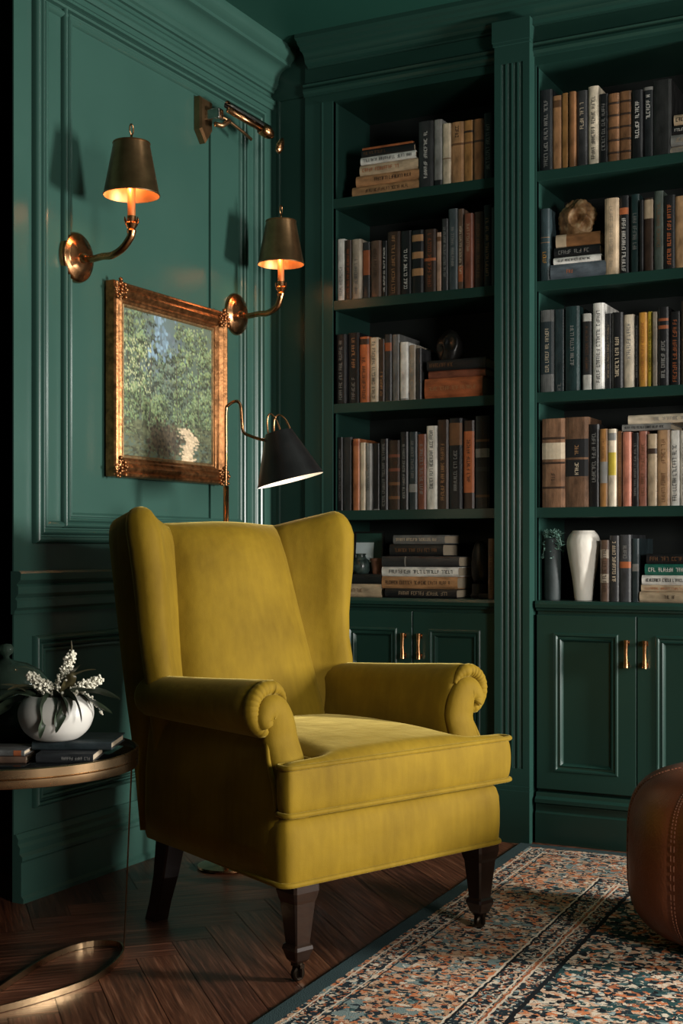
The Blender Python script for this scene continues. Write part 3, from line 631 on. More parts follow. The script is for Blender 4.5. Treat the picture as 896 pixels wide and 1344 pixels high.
# fluted pilaster between the bays
px0, px1, py = .790, .912, -.055
pm = MB(); pm.box(px0, px1, -.040, .30, 0, 2.70)
nf = 4; mrg = .020; fw = (px1-px0-2*mrg)/nf
pts = [(px0, 0), (px0, -py)]
xs = px0+mrg
prof = [(px0,-.04),(px0,py)]
for k in range(nf):
    a = xs+k*fw; r = fw*.36; cxm = a+fw/2
    prof.append((cxm-r, py))
    for q in range(1, 8):
        an = PI*q/8; prof.append((cxm-r*math.cos(an), py+r*math.sin(an)*.9))
    prof.append((cxm+r, py))
prof += [(px1,py),(px1,-.04)]
pm.loft([[(x, y, z) for x, y in prof] for z in (.245, 2.575)], True, True, True)
pm.box(px0, px1, py, -.04, .0, .2449); pm.box(px0, px1, py, -.04, 2.5751, 2.70)
pm.box(px0-.004, px1+.004, py-.012, -.04, 0, .172); pm.box(px0-.002, px1+.002, py-.006, -.04, .172, .186)
pm.box(px0-.003, px1+.003, py-.008, -.04, 2.635, 2.645); pm.box(px0-.005, px1+.005, py-.012, -.04, 2.645, 2.715)
struct(pm.build('trim_8', M['paint_half_lit']), 'fluted green pilaster between the two bookcases', 'pilaster')
cp = [(-.02,2.700),(.012,2.700),(.014,2.706),(.030,2.712),(.034,2.720)]
for k in range(7):
    a = k/6*PI/2; cp.append((.036+.030*(1-math.cos(a)), 2.722+.024*math.sin(a)))
cp += [(.070,2.748),(.074,2.756),(.090,2.762),(.094,2.770),(.110,2.776),(.112,CEIL),(-.02,CEIL)]
struct(MB().extrude(cp, .06, 1.75, 'x').build('trim_9', M['paint_shaded'], smooth=True, autosmooth=30), 'stepped green crown moulding over the bookcases', 'moulding')
struct(MB().box(1.632, 1.75, -.04, .34, 0, 2.70).build('trim_10', M['paint_shaded']), 'green end pilaster right of the right bookcase', 'pilaster')
# ------------------------------------------------------------------ books
SHELFZ = dict(A=2.222, B=1.857, C=1.488, D=1.106, E=.798)
SNAME = dict(A='top shelf', B='second shelf', C='third shelf', D='fourth shelf', E='countertop')
CNAME = dict(L='left bookcase', R='right bookcase')
ORD = 'first second third fourth fifth sixth seventh eighth ninth tenth eleventh twelfth thirteenth fourteenth fifteenth sixteenth seventeenth eighteenth nineteenth twentieth'.split()
SEG = 6
def bulge(x, w, b): return -b*math.sqrt(max(0, 1-(2*x/w)**2)) if w else 0
def make_book(w, h, d, col, feats, rng, parts=True):
    """upright book: spine faces -y, width along x, height along z, origin at the middle of the spine's foot"""
    t = min(.003, w*.16); b = min(.005, w*.16)
    outer = [(w/2, d)]+[(w/2-w*k/SEG, bulge(w/2-w*k/SEG, w, b)) for k in range(SEG+1)]+[(-w/2, d)]
    wi = w-2*t
    inner = [(w/2-t, d)]+[(wi/2-wi*k/SEG, bulge(wi/2-wi*k/SEG, wi, b*.8)+t) for k in range(SEG+1)]+[(-w/2+t, d)]
    n = len(outer); mb = MB()
    vs = [(x,y,0) for x,y in outer]+[(x,y,0) for x,y in inner]+[(x,y,h) for x,y in outer]+[(x,y,h) for x,y in inner]
    fs = []
    for i in range(n-1):
        fs += [(i,i+1,2*n+i+1,2*n+i),(n+i+1,n+i,3*n+i,3*n+i+1),(i+1,i,n+i,n+i+1),(2*n+i,2*n+i+1,3*n+i+1,3*n+i)]
    fs += [(0,2*n,3*n,n),(n-1,2*n-1,4*n-1,3*n-1)]
    mb.add(vs, fs)
    o = mb.build('book', bookmat(col))
    pg = MB(); ins = .0035
    pg.box(-w/2+t+.0002, w/2-t-.0002, t*1.2, d-.004, ins*.6, h-ins)
    pg.build('page_block', M['page'], o)
    lab = {}; ink = {}
    for ft in feats:
        if ft[0] == 'l':
            m = MB(); lab[len(lab)] = (ft[1], m); zz = (h*ft[2]+.0006, h*ft[3]-.0006)
            m.loft([[(x*1.012, y-.0006, z) for x, y in outer[1:-1]] for z in zz], False)
        if ft[0] == 'b':
            for k in range(ft[2]):
                m = MB(); lab[len(lab)] = (ft[1], m); z = h*(k+.8)/(ft[2]+.6)
                m.loft([[(x*1.012, y-dy, z+dz) for x, y in outer[1:-1]] for dz, dy in ((-.0035,.0004),(-.002,.0024),(.002,.0024),(.0035,.0004))], False)
        if ft[0] == 't':
            m = ink.setdefault(ft[1], MB()); z = h*ft[2]; z1 = h*ft[3]
            gh = min(w*rng.uniform(.30, .46), .0125); adv = gh*rng.uniform(.5, .72); st = gh*rng.uniform(.10, .16)
            word = rng.randint(3, 9); cnt = 0
            def stroke(u0, u1, v0, v1):
                q = [(v0,u0),(v1,u0),(v1,u1),(v0,u1)]
                m.add([(v, bulge(v, w, b)-.0011, u) for v, u in q], [(0,1,2,3)])
            while z+adv < z1:
                g = adv*.78; k = rng.randint(0, 6)
                v0, v1 = -gh/2, gh/2
                if k in (0,1,3,5): stroke(z, z+st, v0, v1)
                if k in (1,2,4): stroke(z+g-st, z+g, v0, v1)
                if k in (0,2,3,6): stroke(z, z+g, v0, v0+st)
                if k in (1,3,4,6): stroke(z, z+g, -st/2, st/2)
                if k in (0,4,5): stroke(z, z+g, v1-st, v1)
                if k == 6: stroke(z+g*.4, z+g*.4+st, v0, v1)
                z += adv; cnt += 1
                if cnt == word: z += adv*.9; cnt = 0; word = rng.randint(3, 9)
    for k, m in lab.values(): m.build('spine_band', inkmat(k), o)
    for k, m in ink.items():
        if m.v: m.build('spine_lettering', inkmat(k), o)
    return o
rng = random.Random(11)
for key, row in UPRIGHT.items():
    sh = key[1]; z = SHELFZ[sh]
    for i, (x, y, w, h, col, desc, feats) in enumerate(row):
        d = rng.uniform(.15, .20)
        o = make_book(w, h, d, col, feats, rng)
        o.location = (x, y+.004, z+.0004)
        where = f"{SNAME[sh]}, {CNAME[key[0]]}" if sh != 'E' else f"{CNAME[key[0]]} countertop"
        n = f"{ORD[i]} upright from the left" if len(row) > 1 else 'only upright one'
        tag(o, f"{desc}, {n}, {where}", 'book', f"upright books on the {SNAME[sh]} of the {CNAME[key[0]]}")
STK = {}
for key, row in STACKS.items():
    sh = key[1]; z = SHELFZ[sh]+.0006
    for i, (x, y, t, ln, col, desc, feats) in enumerate(row):
        d = rng.uniform(.15, .19)
        o = make_book(t, ln, d, col, feats, rng)
        if key == 'RD' and i == 0: z = SHELFZ['D']+.2432
        if key == 'RD': pass
        o.rotation_euler = (0, -PI/2, 0) if False else (0, PI/2, 0)
        o.location = (x-ln/2, y+.004, z+t/2)
        z += t+.0006
        pos = 'top book' if i == len(row)-1 else 'bottom book' if i == 0 else ORD[i]+' from bottom'
        where = f"of the stack, {SNAME[sh]}, {CNAME[key[0]]}"
        if key == 'LE1': where = 'of the short stack behind the armchair wing'
        if key == 'LE2': where = 'of the stack on the left bookcase countertop'
        if key == 'RE': where = 'of the stack on the right bookcase countertop'
        if key == 'RD': where = 'lying on the upright books, fourth shelf, right bookcase'
        tag(o, f"{desc}, {pos} {where}", 'book', f"stacked books on the {SNAME[sh]} of the {CNAME[key[0]]}")
    STK[key] = z
# ------------------------------------------------------------------ ornaments on the shelves
def lumpy(name, m, loc, s, seed, cut=None, sub=4):
    b = bmesh.new(); bmesh.ops.create_icosphere(b, subdivisions=sub, radius=1)
    rg = random.Random(seed); ph = [(Vector((rg.uniform(-1,1),rg.uniform(-1,1),rg.uniform(-1,1))).normalized(), rg.uniform(2,7), rg.random()*6) for _ in range(9)]
    for v in b.verts:
        n = v.co.normalized(); k = 1+sum(.035*math.sin(f*n.dot(a)+p) for a, f, p in ph)
        if cut:
            for cd, rad, dep_ in cut:
                dd = (n-Vector(cd).normalized()).length
                if dd < rad: k -= dep_*(1-(dd/rad)**2)
                elif dd < rad*1.35: k += .06*(1-(dd-rad)/(rad*.35))
        v.co = Vector((n.x*k*s[0], n.y*k*s[1], max(-.82, n.z*k)*s[2]))
    mb = MB(); b.verts.ensure_lookup_table(); mb.add([v.co[:] for v in b.verts], [[v.index for v in f.verts] for f in b.faces]); b.free()
    zmin = min(v[2] for v in mb.v); mb.v = [(x,y,zz-zmin) for x,y,zz in mb.v]
    return mb.build(name, m, loc=loc, smooth=True)
# rough hollow stone on the stack, second shelf right
def fossil():
    o = lumpy('hollow_stone', M['stone'], (1.032, .085, STK['RB']), (.064,.050,.070), 5, cut=[((.20,-1,-.05),.42,.75),((.62,-.8,-.42),.34,.30),((-.2,-1,.75),.2,.06)], sub=5)
    for v in o.data.vertices:
        p = v.co; a = math.atan2(p.z-.06, p.x); r = math.hypot(p.x, p.z-.06)
        k = 1+.022*math.sin(a*22+r*160)*min(1, r/.04); v.co.x *= k; v.co.z = .06+(p.z-.06)*k if p.z > .012 else p.z
    return tag(o, 'rough golden brown hollow stone on a short stack of books', 'ornament')
fossil()
o = lumpy('sculpture', M['darkdecor'], (.570, .09, STK['LC']), (.045,.035,.062), 3, cut=[((.3,-1,.3),.5,.3),((-.6,-.8,-.2),.4,.2)])
tag(o, 'small knotted dark bronze sculpture on the rust orange books', 'sculpture')
# framed print leaning on left countertop
z1 = STK['LE1']
pr = empty('framed_print', (.238, .118, z1+.001)); pr.rotation_euler = (-.10,0,0); tag(pr, 'small black framed pale blue print on the short stack behind the armchair wing', 'picture')
MB().rects(-.058,.058,0,.152,0,[(0,-.010),(0,.004),(.005,.004),(.007,0)],'y',False).build('frame', M['blackframe'], pr)
MB().box(-.052,.052,-.001,.001,.006,.146).build('mount', M['cardgreen'], pr)
MB().box(-.051,.020,-.0025,-.0012,.040,.112).build('print', M['cardpale'], pr)
pt = empty('plant_pot', (.300, .07, z1)); tag(pt, 'small terracotta pot on the short stack behind the armchair', 'pot')
MB().lathe([(.0,0),(.018,0),(.024,.046),(.027,.046),(.027,.056),(.0225,.056),(.020,.048),(.0,.048)],28).build('pot', M['rustpot'], pt, smooth=True, autosmooth=40)
MB().lathe([(0,.046),(.0215,.0495),(.0215,.046)],20).build('soil', M['darkdecor'], pt)
j = MB(); 
prof = [(0,0),(.026,0),(.032,.012),(.033,.032),(.028,.048),(.018,.058),(.016,.066),(.020,.072),(.016,.073),(.012,.066),(0,.064)]
j.lathe(prof, 28); o = j.build('glazed_jar', M['cactus'], loc=(.238,.062,z1), smooth=True); tag(o, 'small grey green mottled jar beside the terracotta pot', 'jar')
# seated dark figurine on left countertop (right end)
fg = empty('figurine', (.684, .09, .7985)); tag(fg, 'dark upright stone figurine at the right end of the left countertop', 'figurine')
MB().lathe([(0,0),(.034,0),(.036,.010),(.030,.016),(.028,.05),(.0,.05)],24).build('base', M['darkdecor'], fg, smooth=True, autosmooth=40)
MB().lathe([(0,.048),(.022,.05),(.031,.08),(.033,.12),(.028,.16),(.021,.185),(.010,.197),(0,.199)],24,sy=.7).build('body', M['darkdecor'], fg, smooth=True)
o = MB().bbox(-.03,.03,-.012,.012,0,.018,.004).build('small_box', M['darkdecor'], loc=(.727,.05,.7985)); tag(o,'tiny dark box beside the stone figurine','box')
# vases on right countertop
vz = .7985
o = MB().lathe([(0,0),(.026,0),(.0275,.006),(.028,.20),(.026,.206),(.0235,.206),(.023,.03),(0,.03)],36).build('cylinder_vase', M['greyvase'], loc=(.955,.055,vz), smooth=True, autosmooth=40)
tag(o, 'slim dark grey green cylinder vase beside the white vase', 'vase')
sp = empty('sprig', (.955,.055,vz+.04)); tag(sp, 'feathery blue green sprig spilling over the dark cylinder vase', 'sprig')
rg = random.Random(4)
for k in range(9):
    a = rg.uniform(0, 2*PI); out = rg.uniform(.03,.06); drop = rg.uniform(.01,.09)
    if k < 3: a = -PI/2+rg.uniform(-.8,.8)
    if k == 3: a = -1.0; out = .09; drop = .03
    ca, sa = math.cos(a), math.sin(a)
    path = cr([(0,0,0),(.012*ca,.012*sa,.10),(.019*ca,.019*sa,.168),(out*.7*ca,out*.6*sa,.182),(out*ca,out*.7*sa,.172-drop)],5)
    path = [(max(p[0],-.030), p[1], p[2]) for p in path]
    st = MB().tube(path, .0011, 5).build('stem', M['sprig'], sp)
    lf = MB()
    for i, p in enumerate(path[11:]):
        for q in range(5):
            dv = Vector((rg.uniform(-1,1),rg.uniform(-1,1),rg.uniform(-.6,1))).normalized()*rg.uniform(.008,.018); p0 = Vector(p)
            sd = dv.cross(Vector((rg.uniform(-1,1),rg.uniform(-1,1),rg.uniform(-1,1)))).normalized()*.0016
            e = p0+dv; e.x = max(e.x, -.030)
            lf.add([tuple(p0),tuple(p0+dv*.5+sd),tuple(e),tuple(p0+dv*.5-sd)],[(0,1,2,3)])
    lf.build('leaf_spray', M['sprig'], st)
o = MB().lathe([(0,0)]+cr([(.027,0),(.030,.006),(.036,.06),(.046,.12),(.0535,.165),(.0555,.184),(.0535,.202),(.047,.217),(.039,.226),(.036,.231)],5)+[(.031,.231),(.028,.222),(.034,.20),(.04,.17),(0,.05)],56).build('white_vase', M['plaster'], loc=(1.058,.068,vz), smooth=True)
tag(o, 'tall tapered white plaster vase on the right countertop', 'vase')

# ------------------------------------------------------------------ wall lamps
def wall_lamp(y, z, d, label):
    root = empty('wall_lamp', (WX, y, z)); tag(root, label, 'wall lamp', 'pair of brass wall lamps')
    mb = MB()   # octagonal-edged round backplate
    n = 40; prof = [(0.072,0),(.074,.006),(.072,.014),(.066,.020),(.056,.022),(.052,.026),(.030,.030),(.0,.031)]
    mb.loft([[(o_, r*math.cos(2*PI*j_/n)*.97, r*math.sin(2*PI*j_/n)) for j_ in range(n)] for r, o_ in prof[:-1]], True, True, True)
    mb.build('backplate', M['brass'], root, smooth=True, autosmooth=35)
    arm = cr([(.028,0,-.004),(.06,0,-.010),(.10,0,-.006),(.135,0,-.006),(.172,0,.010),(d-.003,0,.040),(d,0,.058)], 7)
    am = MB().tube(arm, [lerp(.0095,.0115,i/len(arm)) for i in range(len(arm))], 14)
    am.lathe([(0,0)],3) if False else None
    a = am.build('arm', M['brass'], root, smooth=True)
    co = MB().tube([(.026,0,-.004),(.036,0,-.005),(.044,0,-.007)], [.017,.015,.011], 16)
    co.build('collar', M['brass'], a, smooth=True, autosmooth=40)
    cu = MB().lathe([(0,.048),(.012,.048),(.014,.056),(.011,.062),(.016,.070),(.019,.076),(.017,.080),(.013,.082),(.013,.098),(0,.098)], 20, c=(d,0,0))
    for k in range(6):
        an = k*PI/3; cu.tube([(d+.014*math.cos(an),.014*math.sin(an),.072),(d+.020*math.cos(an),.020*math.sin(an),.084),(d+.021*math.cos(an),.021*math.sin(an),.094)],[.003,.003,.0015],6)
    cu.build('candle_cup', M['brass'], root, smooth=True, autosmooth=40)
    MB().lathe([(0,.097),(.0115,.097),(.0115,.185),(.009,.192),(0,.192)],18,c=(d,0,0)).build('candle_sleeve', M['candle'], root, smooth=True, autosmooth=40)
    b = MB().lathe([(0,.1915),(.008,.193),(.013,.208),(.011,.222),(.004,.234),(0,.236)],14,c=(d,0,0)).build('bulb', M['bulb'], root, smooth=True)
    sh = MB(); n = 48
    r0, r1, z0, z1 = .078, .052, .158, .303
    sh.cur = 0; sh.lathe([(r0+.002,z0-.002),(r0+.0035,z0+.001),(r0+.001,z0+.004),(r1,z1),(r1+.002,z1+.001),(r1+.001,z1+.004),(r1-.004,z1+.005),(.012,z1+.009),(.0,z1+.009)], n, c=(d,0,0))
    sh.cur = 1; sh.lathe([(r0+.001,z0-.002),(r0-.001,z0+.003),(r1-.002,z1-.001),(.001,z1+.002)], n, c=(d,0,0))
    sh.build('lamp_shade', [M['brass_dark'], M['brass_in']], root, smooth=True, autosmooth=40)
    f = MB().tube([(d,0,z1+.008),(d,0,z1+.028)], [.005,.003], 10); 
    f.tube([(d, .0085*math.sin(2*PI*k/20), z1+.042+.015*-math.cos(2*PI*k/20)) for k in range(20)], .0022, 8, closed=True)
    f.build('finial_ring', M['brass'], root, smooth=True)
    l = bpy.data.lights.new('lamp_glow', 'POINT'); l.energy = 1.3; l.color = (1,.55,.26); l.shadow_soft_size = .018
    lo = bpy.data.objects.new('lamp_glow', l); COL.objects.link(lo); lo.parent = root; lo.location = (d, -.024, .190)
    return root
wall_lamp(-1.120, 1.818, .203, 'brass wall lamp with bronze shade, higher and nearer the door opening, left of the painting')
wall_lamp(-.241, 1.792, .190, 'brass wall lamp with bronze shade, nearer the bookcase corner, right of the painting')

# swing-arm picture light
pl = empty('picture_light', (WX, -.459, 2.405)); tag(pl, 'old brass swing-arm picture light high on the green wall', 'picture light')
mb = MB(); mb.loft([[(o_, a, b) for a, b in [(-.035*s,.075*s),(.035*s,.075*s),(.035*s,-.03*s),(0,-.075*s),(-.035*s,-.035*s)]] for o_, s in ((0.001,1),(.022,1),(.03,.88),(.03,.5))], True, True, True)
mb.build('wall_block', M['brass_dark'], pl)
MB().bbox(.028,.085,-.014,.018,-.002,.034,.004).build('bracket', M['chrome'], pl)
mb = MB(); mb.tube([(.075,.008,.012),(.085,.04,.006),(.095,.12,-.012),(.10,.17,-.026)], .0055, 8); mb.tube([(.07,-.01,-.02),(.078,.02,-.018),(.09,.045,.004)], .009, 8)
mb.build('swing_arm', M['brass_dark'], pl, smooth=True)
mb = MB(); n = 20
rings = []
for t in range(7):
    u = t/6; c = Vector((lerp(.10,.15,u), lerp(.015,.20,u), lerp(.045,.005,u))); rr = lerp(.016,.020,u)
    rings.append([tuple(c+Vector((rr*math.cos(a)*.8, 0, rr*math.sin(a)))) for a in [PI*1.15*k/(n-1)-.2 for k in range(n)]])
rings2 = [[tuple(Vector(p)*1) for p in r] for r in rings]
mb.loft(rings, False); mb.build('lamp_reflector', M['chrome'], pl, smooth=True)
MB().tube([(.10,.02,.032),(.125,.11,.014),(.15,.195,-.002)], .010, 12).build('tube_bulb', M['brass'], pl, smooth=True)
MB().tube([(.143,.165,.004),(.150,.195,-.003),(.153,.21,-.006),(.155,.222,-.012)], [.020,.021,.017,.006], 16).build('end_cap', M['brass'], pl, smooth=True)
mb = MB(); mb.lathe([(0,-.02),(.012,-.016),(.018,0),(.014,.018),(.006,.03),(0,.032)],16); 
mb.v = [(x*.7, y, z*1.35) for x,y,z in mb.v]
mb.build('switch_tab', M['brass'], pl, loc=(.16,.262,-.035), rot=(-.55,0,0), smooth=True)

# ------------------------------------------------------------------ framed landscape painting
def painting():
    y0, y1, z0, z1 = -.985, -.352, 1.187, 1.776
    cy, cz = (y0+y1)/2, (z0+z1)/2; hw, hh = (y1-y0)/2, (z1-z0)/2
    root = empty('landscape_painting', (WX+.010, cy, cz)); tag(root, 'woodland path oil painting in an ornate gilt frame between the wall lamps', 'painting')
    fr = MB()
    lp = [(0,0),(0,.030),(.004,.036),(.010,.038),(.014,.034),(.018,.030),(.024,.034),(.030,.036),(.036,.031),(.042,.026),(.048,.027),(.052,.022),(.058,.020),(.062,.014)]
    fr.rects(-hw,hw,-hh,hh,0,lp,'x',False)
    fr.v = [(x, y, z) for x,y,z in fr.v]
    f = fr.build('frame', M['gilt'], root)
    for sy in (-1,1):
        for sz in (-1,1):
            m = MB()
            c = Vector((.034, sy*(hw-.026), sz*(hh-.026)))
            rgc = random.Random(2)
            for k in range(22):
                a = k*2.4; r = .006*math.sqrt(k)*1.15
                q = c+Vector((rgc.uniform(-.002,.005), r*math.cos(a), r*math.sin(a)))
                s = rgc.uniform(.0045,.008)
                m.add(*ico(q, s))
            m.build('corner_ornament', M['gilt'], f, smooth=True)
    MB().rects(-hw+.060,hw-.060,-hh+.060,hh-.060,0,[(0,.010),(0,.017),(.006,.018),(.010,.012)],'x',False).build('inner_lip', M['gilt_in'], f)
    # brushwork: a raster painted dab by dab into a colour attribute of the canvas
    W_, H_ = 190, 176; rg = np.random.default_rng(9); img = np.zeros((H_, W_, 3))
    yy, xx = np.mgrid[0:H_, 0:W_]; u = xx/W_; v = yy/H_          # v = 0 at the top
    img[:] = np.array((.10,.14,.10))
    sky = np.exp(-((u-.42)/.20)**2-((v-.16)/.26)**2); img = img*(1-.55*sky[...,None])+np.array((.13,.20,.24))*.55*sky[...,None]
    def dab(cx, cy, rx, ry, col, ang=0):
        x0, x1 = int(max(0,cx-3*max(rx,ry))), int(min(W_,cx+3*max(rx,ry))+1); y0_, y1_ = int(max(0,cy-3*max(rx,ry))), int(min(H_,cy+3*max(rx,ry))+1)
        if x0 >= x1 or y0_ >= y1_: return
        X, Y = xx[y0_:y1_,x0:x1]-cx, yy[y0_:y1_,x0:x1]-cy
        a, b = X*math.cos(ang)+Y*math.sin(ang), -X*math.sin(ang)+Y*math.cos(ang)
        m = np.clip(1.4-(a/rx)**2-(b/ry)**2, 0, 1)[...,None]
        img[y0_:y1_,x0:x1] = img[y0_:y1_,x0:x1]*(1-m)+np.array(col)*m
    # distant hill
    for _ in range(260):
        x = rg.normal(.43,.10); y = rg.uniform(.12,.45); k = rg.uniform(.7,1.3); dab(x*W_, y*H_, 2.5, 4, (.13*k,.18*k,.20*k), rg.uniform(-.5,.5))
    img *= .55
    # (centre x, top, bottom, half width, brightness, blue shift): columns of foliage with dark gaps between them
    trees = [(.06,.02,.80,.085,.85,0),(.20,-.05,.62,.075,.95,0),(.31,.05,.70,.055,.6,.02),(.42,.30,.72,.070,.75,.02),(.52,.22,.66,.050,.7,.03),(.60,.02,.78,.055,.9,.0),(.73,.06,.82,.080,1.05,0),(.88,.00,.84,.085,1.0,0),(.97,.20,.90,.050,.8,0),(.13,.50,.86,.10,.95,0),(.28,.62,.84,.07,.8,0),(.82,.56,.86,.07,.9,0),(.40,.58,.78,.06,.85,0)]
    for cx, t0, t1, hw_, br, bs in trees:
        for _ in range(46):        # clumps, each a lit top and a dark underside
            y = rg.uniform(t0, t1); f = (y-t0)/(t1-t0); wd = hw_*(.45+.9*f*(1.25-f))
            x = cx+rg.normal(0, wd*.55); r = rg.uniform(.018,.036)
            side = (x-cx)/wd
            for _ in range(16):
                dx, dy = rg.normal(0,r), rg.normal(0,r*.8)
                lit = np.clip(.50-.55*dy/r-.28*side+rg.normal(0,.22),0,1); k = br*(.020+.165*lit**1.5)
                dab((x+dx)*W_, (y+dy)*H_, rg.uniform(.9,1.9), rg.uniform(.9,2.0), (k*rg.uniform(.70,.95), k*1.12, k*rg.uniform(.42,.62)+bs*lit), rg.uniform(-.8,.8))
    for _ in range(70):
        x, y = rg.normal(.40,.06), rg.uniform(.0,.30); dab(x*W_, y*H_, rg.uniform(1.5,3), rg.uniform(2,4), tuple(np.array((.13,.20,.25))*rg.uniform(.6,1.2)))
    for tx, ta in ((.18,.05),(.29,-.04),(.58,.03),(.83,.0),(.70,.04),(.06,.02)):
        for y in np.linspace(.3,.8,40):
            if rg.random() < .62: dab((tx+ta*(y-.5))*W_, y*H_, 1.0, 2.2, (.035,.032,.022))
    for _ in range(700):
        x, y = rg.uniform(0,1), rg.uniform(.74,1.0)
        k = rg.uniform(.02,.10); dab(x*W_, y*H_, rg.uniform(2,5), rg.uniform(1,2.2), (k*.9,k,k*.5), rg.uniform(-.3,.3))
    for _ in range(380):   # dark thicket left of the path
        x, y = rg.normal(.46,.10), rg.normal(.86,.06); k = rg.uniform(.01,.06); dab(x*W_, y*H_, 2.2, 2.2, (k*1.2,k*.9,k*.5))
    for _ in range(330):   # sandy path winding up
        t = rg.random(); y = lerp(.76,1.0,t); x = .66+.10*math.sin(t*3.2)-.02*t+rg.normal(0,.035+.02*t) if t < .45 else .72-.05*(t-.45)+rg.normal(0,.03)
        k = rg.uniform(.7,1.3); dab(x*W_, y*H_, rg.uniform(2,4), rg.uniform(.9,1.6), (.36*k,.28*k,.18*k), rg.uniform(-.2,.4))
    for _ in range(160):
        x, y = rg.uniform(.02,.3), rg.uniform(.2,.55); dab(x*W_, y*H_, 1, 1.4, (.28,.30,.16))
    img = np.clip(img*1.55+np.array((.008,.008,.007)),0,1)
    a0, a1, b0, b1 = -hw+.066, hw-.066, -hh+.066, hh-.066
    vs = []; cs = []
    for r in range(H_):
        for c in range(W_):
            vs.append((.0125, lerp(a0,a1,c/(W_-1)), lerp(b1,b0,r/(H_-1)))); cs += [*img[r,c],1]
    fs = [(r*W_+c,(r+1)*W_+c,(r+1)*W_+c+1,r*W_+c+1) for r in range(H_-1) for c in range(W_-1)]
    me = bpy.data.meshes.new('canvas'); me.from_pydata(vs,[],fs); me.materials.append(M['canvas'])
    ca = me.color_attributes.new('tone','FLOAT_COLOR','POINT'); ca.data.foreach_set('color', np.array(cs,dtype=np.float32))
    o = bpy.data.objects.new('canvas', me); COL.objects.link(o); o.parent = root
_ib = bmesh.new(); bmesh.ops.create_icosphere(_ib, subdivisions=1, radius=1); _ib.verts.ensure_lookup_table()
_IV = [v.co.copy() for v in _ib.verts]; _IF = [tuple(v.index for v in f.verts) for f in _ib.faces]; _ib.free()
def ico(c, s): return [tuple(Vector(c)+v*s) for v in _IV], _IF
painting()

# ------------------------------------------------------------------ floor lamp behind the chair
fl = empty('floor_lamp', (.196,-.780,0)); tag(fl, 'slim brass floor lamp with tilted black cone shade behind the armchair', 'floor lamp')
MB().lathe([(0,0),(.085,0),(.088,.004),(.086,.010),(.05,.014),(.016,.018),(.010,.030),(0,.03)],40).build('base', M['brass'], fl, smooth=True, autosmooth=40)
MB().tube([(0,0,.02),(0,0,.6),(0,0,1.16)], .0085, 14).build('pole', M['brass'], fl, smooth=True)
RV = Vector((.890,.4555,0))   # the arm swings out along this direction in plan
def rv(a, z): return (RV.x*a, RV.y*a, z)
arm = cr([rv(0,1.15),rv(0,1.28),rv(0,1.385),rv(.006,1.405),rv(.03,1.418),rv(.044,1.405),rv(.048,1.36),rv(.053,1.325),rv(.075,1.312),rv(.115,1.300),rv(.150,1.300)],6)
MB().tube(arm, .0048, 10).build('arm', M['brass'], fl, smooth=True)
tilt = Matrix.Rotation(math.radians(-13), 4, Vector((-.4555,.890,0))) if False else Matrix.Rotation(math.radians(14), 4, Vector((.4555,-.890,0)))
sc_ = Vector(rv(.178,1.250))
sh = MB(); sh.cur = 0; sh.lathe([(.102,-.075),(.1035,-.074),(.043,.074),(.041,.078),(.0,.079)],48)
sh.cur = 1; sh.lathe([(.102,-.0752),(.100,-.074),(.040,.072),(.001,.074)],48)
sh.v = [tuple(sc_+(tilt.to_3x3() @ Vector(p))) for p in sh.v]
lso = sh.build('lamp_shade', [M['lampblack'], M['lampwhite']], fl, smooth=True, autosmooth=40)
sm = MB()
for off, rw, hh in ((-.012,.020,.085),(.012,.026,.075)):
    sm.tube([tuple(sc_+(tilt.to_3x3() @ Vector((rw*math.cos(a)*RV.x+off*RV.x, rw*math.cos(a)*RV.y+off*RV.y+.0, .06+hh*math.sin(a)*.9)))) for a in [PI*k/14 for k in range(15)]], .0028, 8)
sm.build('hanger_loop', M['brass'], lso, smooth=True)
sm = MB().tube([tuple(sc_+(tilt.to_3x3() @ Vector(p))) for p in ((-.02,-.02,.072),(-.028,-.024,.05),(-.03,-.022,.02))], .004, 8)
sm.build('clip', M['brass'], lso, smooth=True)
bl = MB().lathe([(0,-.03),(.018,-.02),(.026,0),(.020,.025),(.010,.045),(0,.05)],16)
bl.v = [tuple(sc_+Vector((x,y,z-.01))) for x,y,z in bl.v]; bl.build('bulb', M['bulb'], fl, smooth=True)
l = bpy.data.lights.new('floor_lamp_glow','POINT'); l.energy = .5; l.color = (1,.78,.52); l.shadow_soft_size = .02
lo = bpy.data.objects.new('floor_lamp_glow', l); COL.objects.link(lo); lo.parent = fl; lo.location = tuple(sc_+Vector((0,0,-.055)))
# ------------------------------------------------------------------ wing armchair (local x = forward, y = sitter's left, z = up)
CH = empty('wing_armchair', (.682,-1.213,0), -math.radians(22)); tag(CH, 'mustard velvet wing armchair with rolled arms on dark wooden legs', 'armchair')
VV = M['velvet']
def rpoly(corners, r, n=5, inset=0):
    """rounded polygon through corners (list of 2D), inset inwards"""
    P = [Vector(c) for c in corners]; m = len(P); area = sum(P[i].x*P[(i+1)%m].y-P[(i+1)%m].x*P[i].y for i in range(m))
    sg = 1 if area > 0 else -1; Q = []
    for i in range(m):
        a, b, c = P[i-1], P[i], P[(i+1)%m]
        n1 = Vector((-(b-a).y,(b-a).x)).normalized()*sg; n2 = Vector((-(c-b).y,(c-b).x)).normalized()*sg
        k = (n1+n2).normalized(); Q.append(b+k*inset/max(.3,k.dot(n1)))
    out = []
    rr = max(.002, r-inset)
    for i in range(m):
        a, b, c = Q[i-1], Q[i], Q[(i+1)%m]
        d1, d2 = (a-b), (c-b); L1, L2 = d1.length, d2.length; t = min(rr, L1*.45, L2*.45)
        p0, p2 = b+d1.normalized()*t, b+d2.normalized()*t
        for k in range(n+1):
            s = k/n; out.append(tuple((1-s)**2*p0+2*s*(1-s)*b+s*s*p2))
    return out
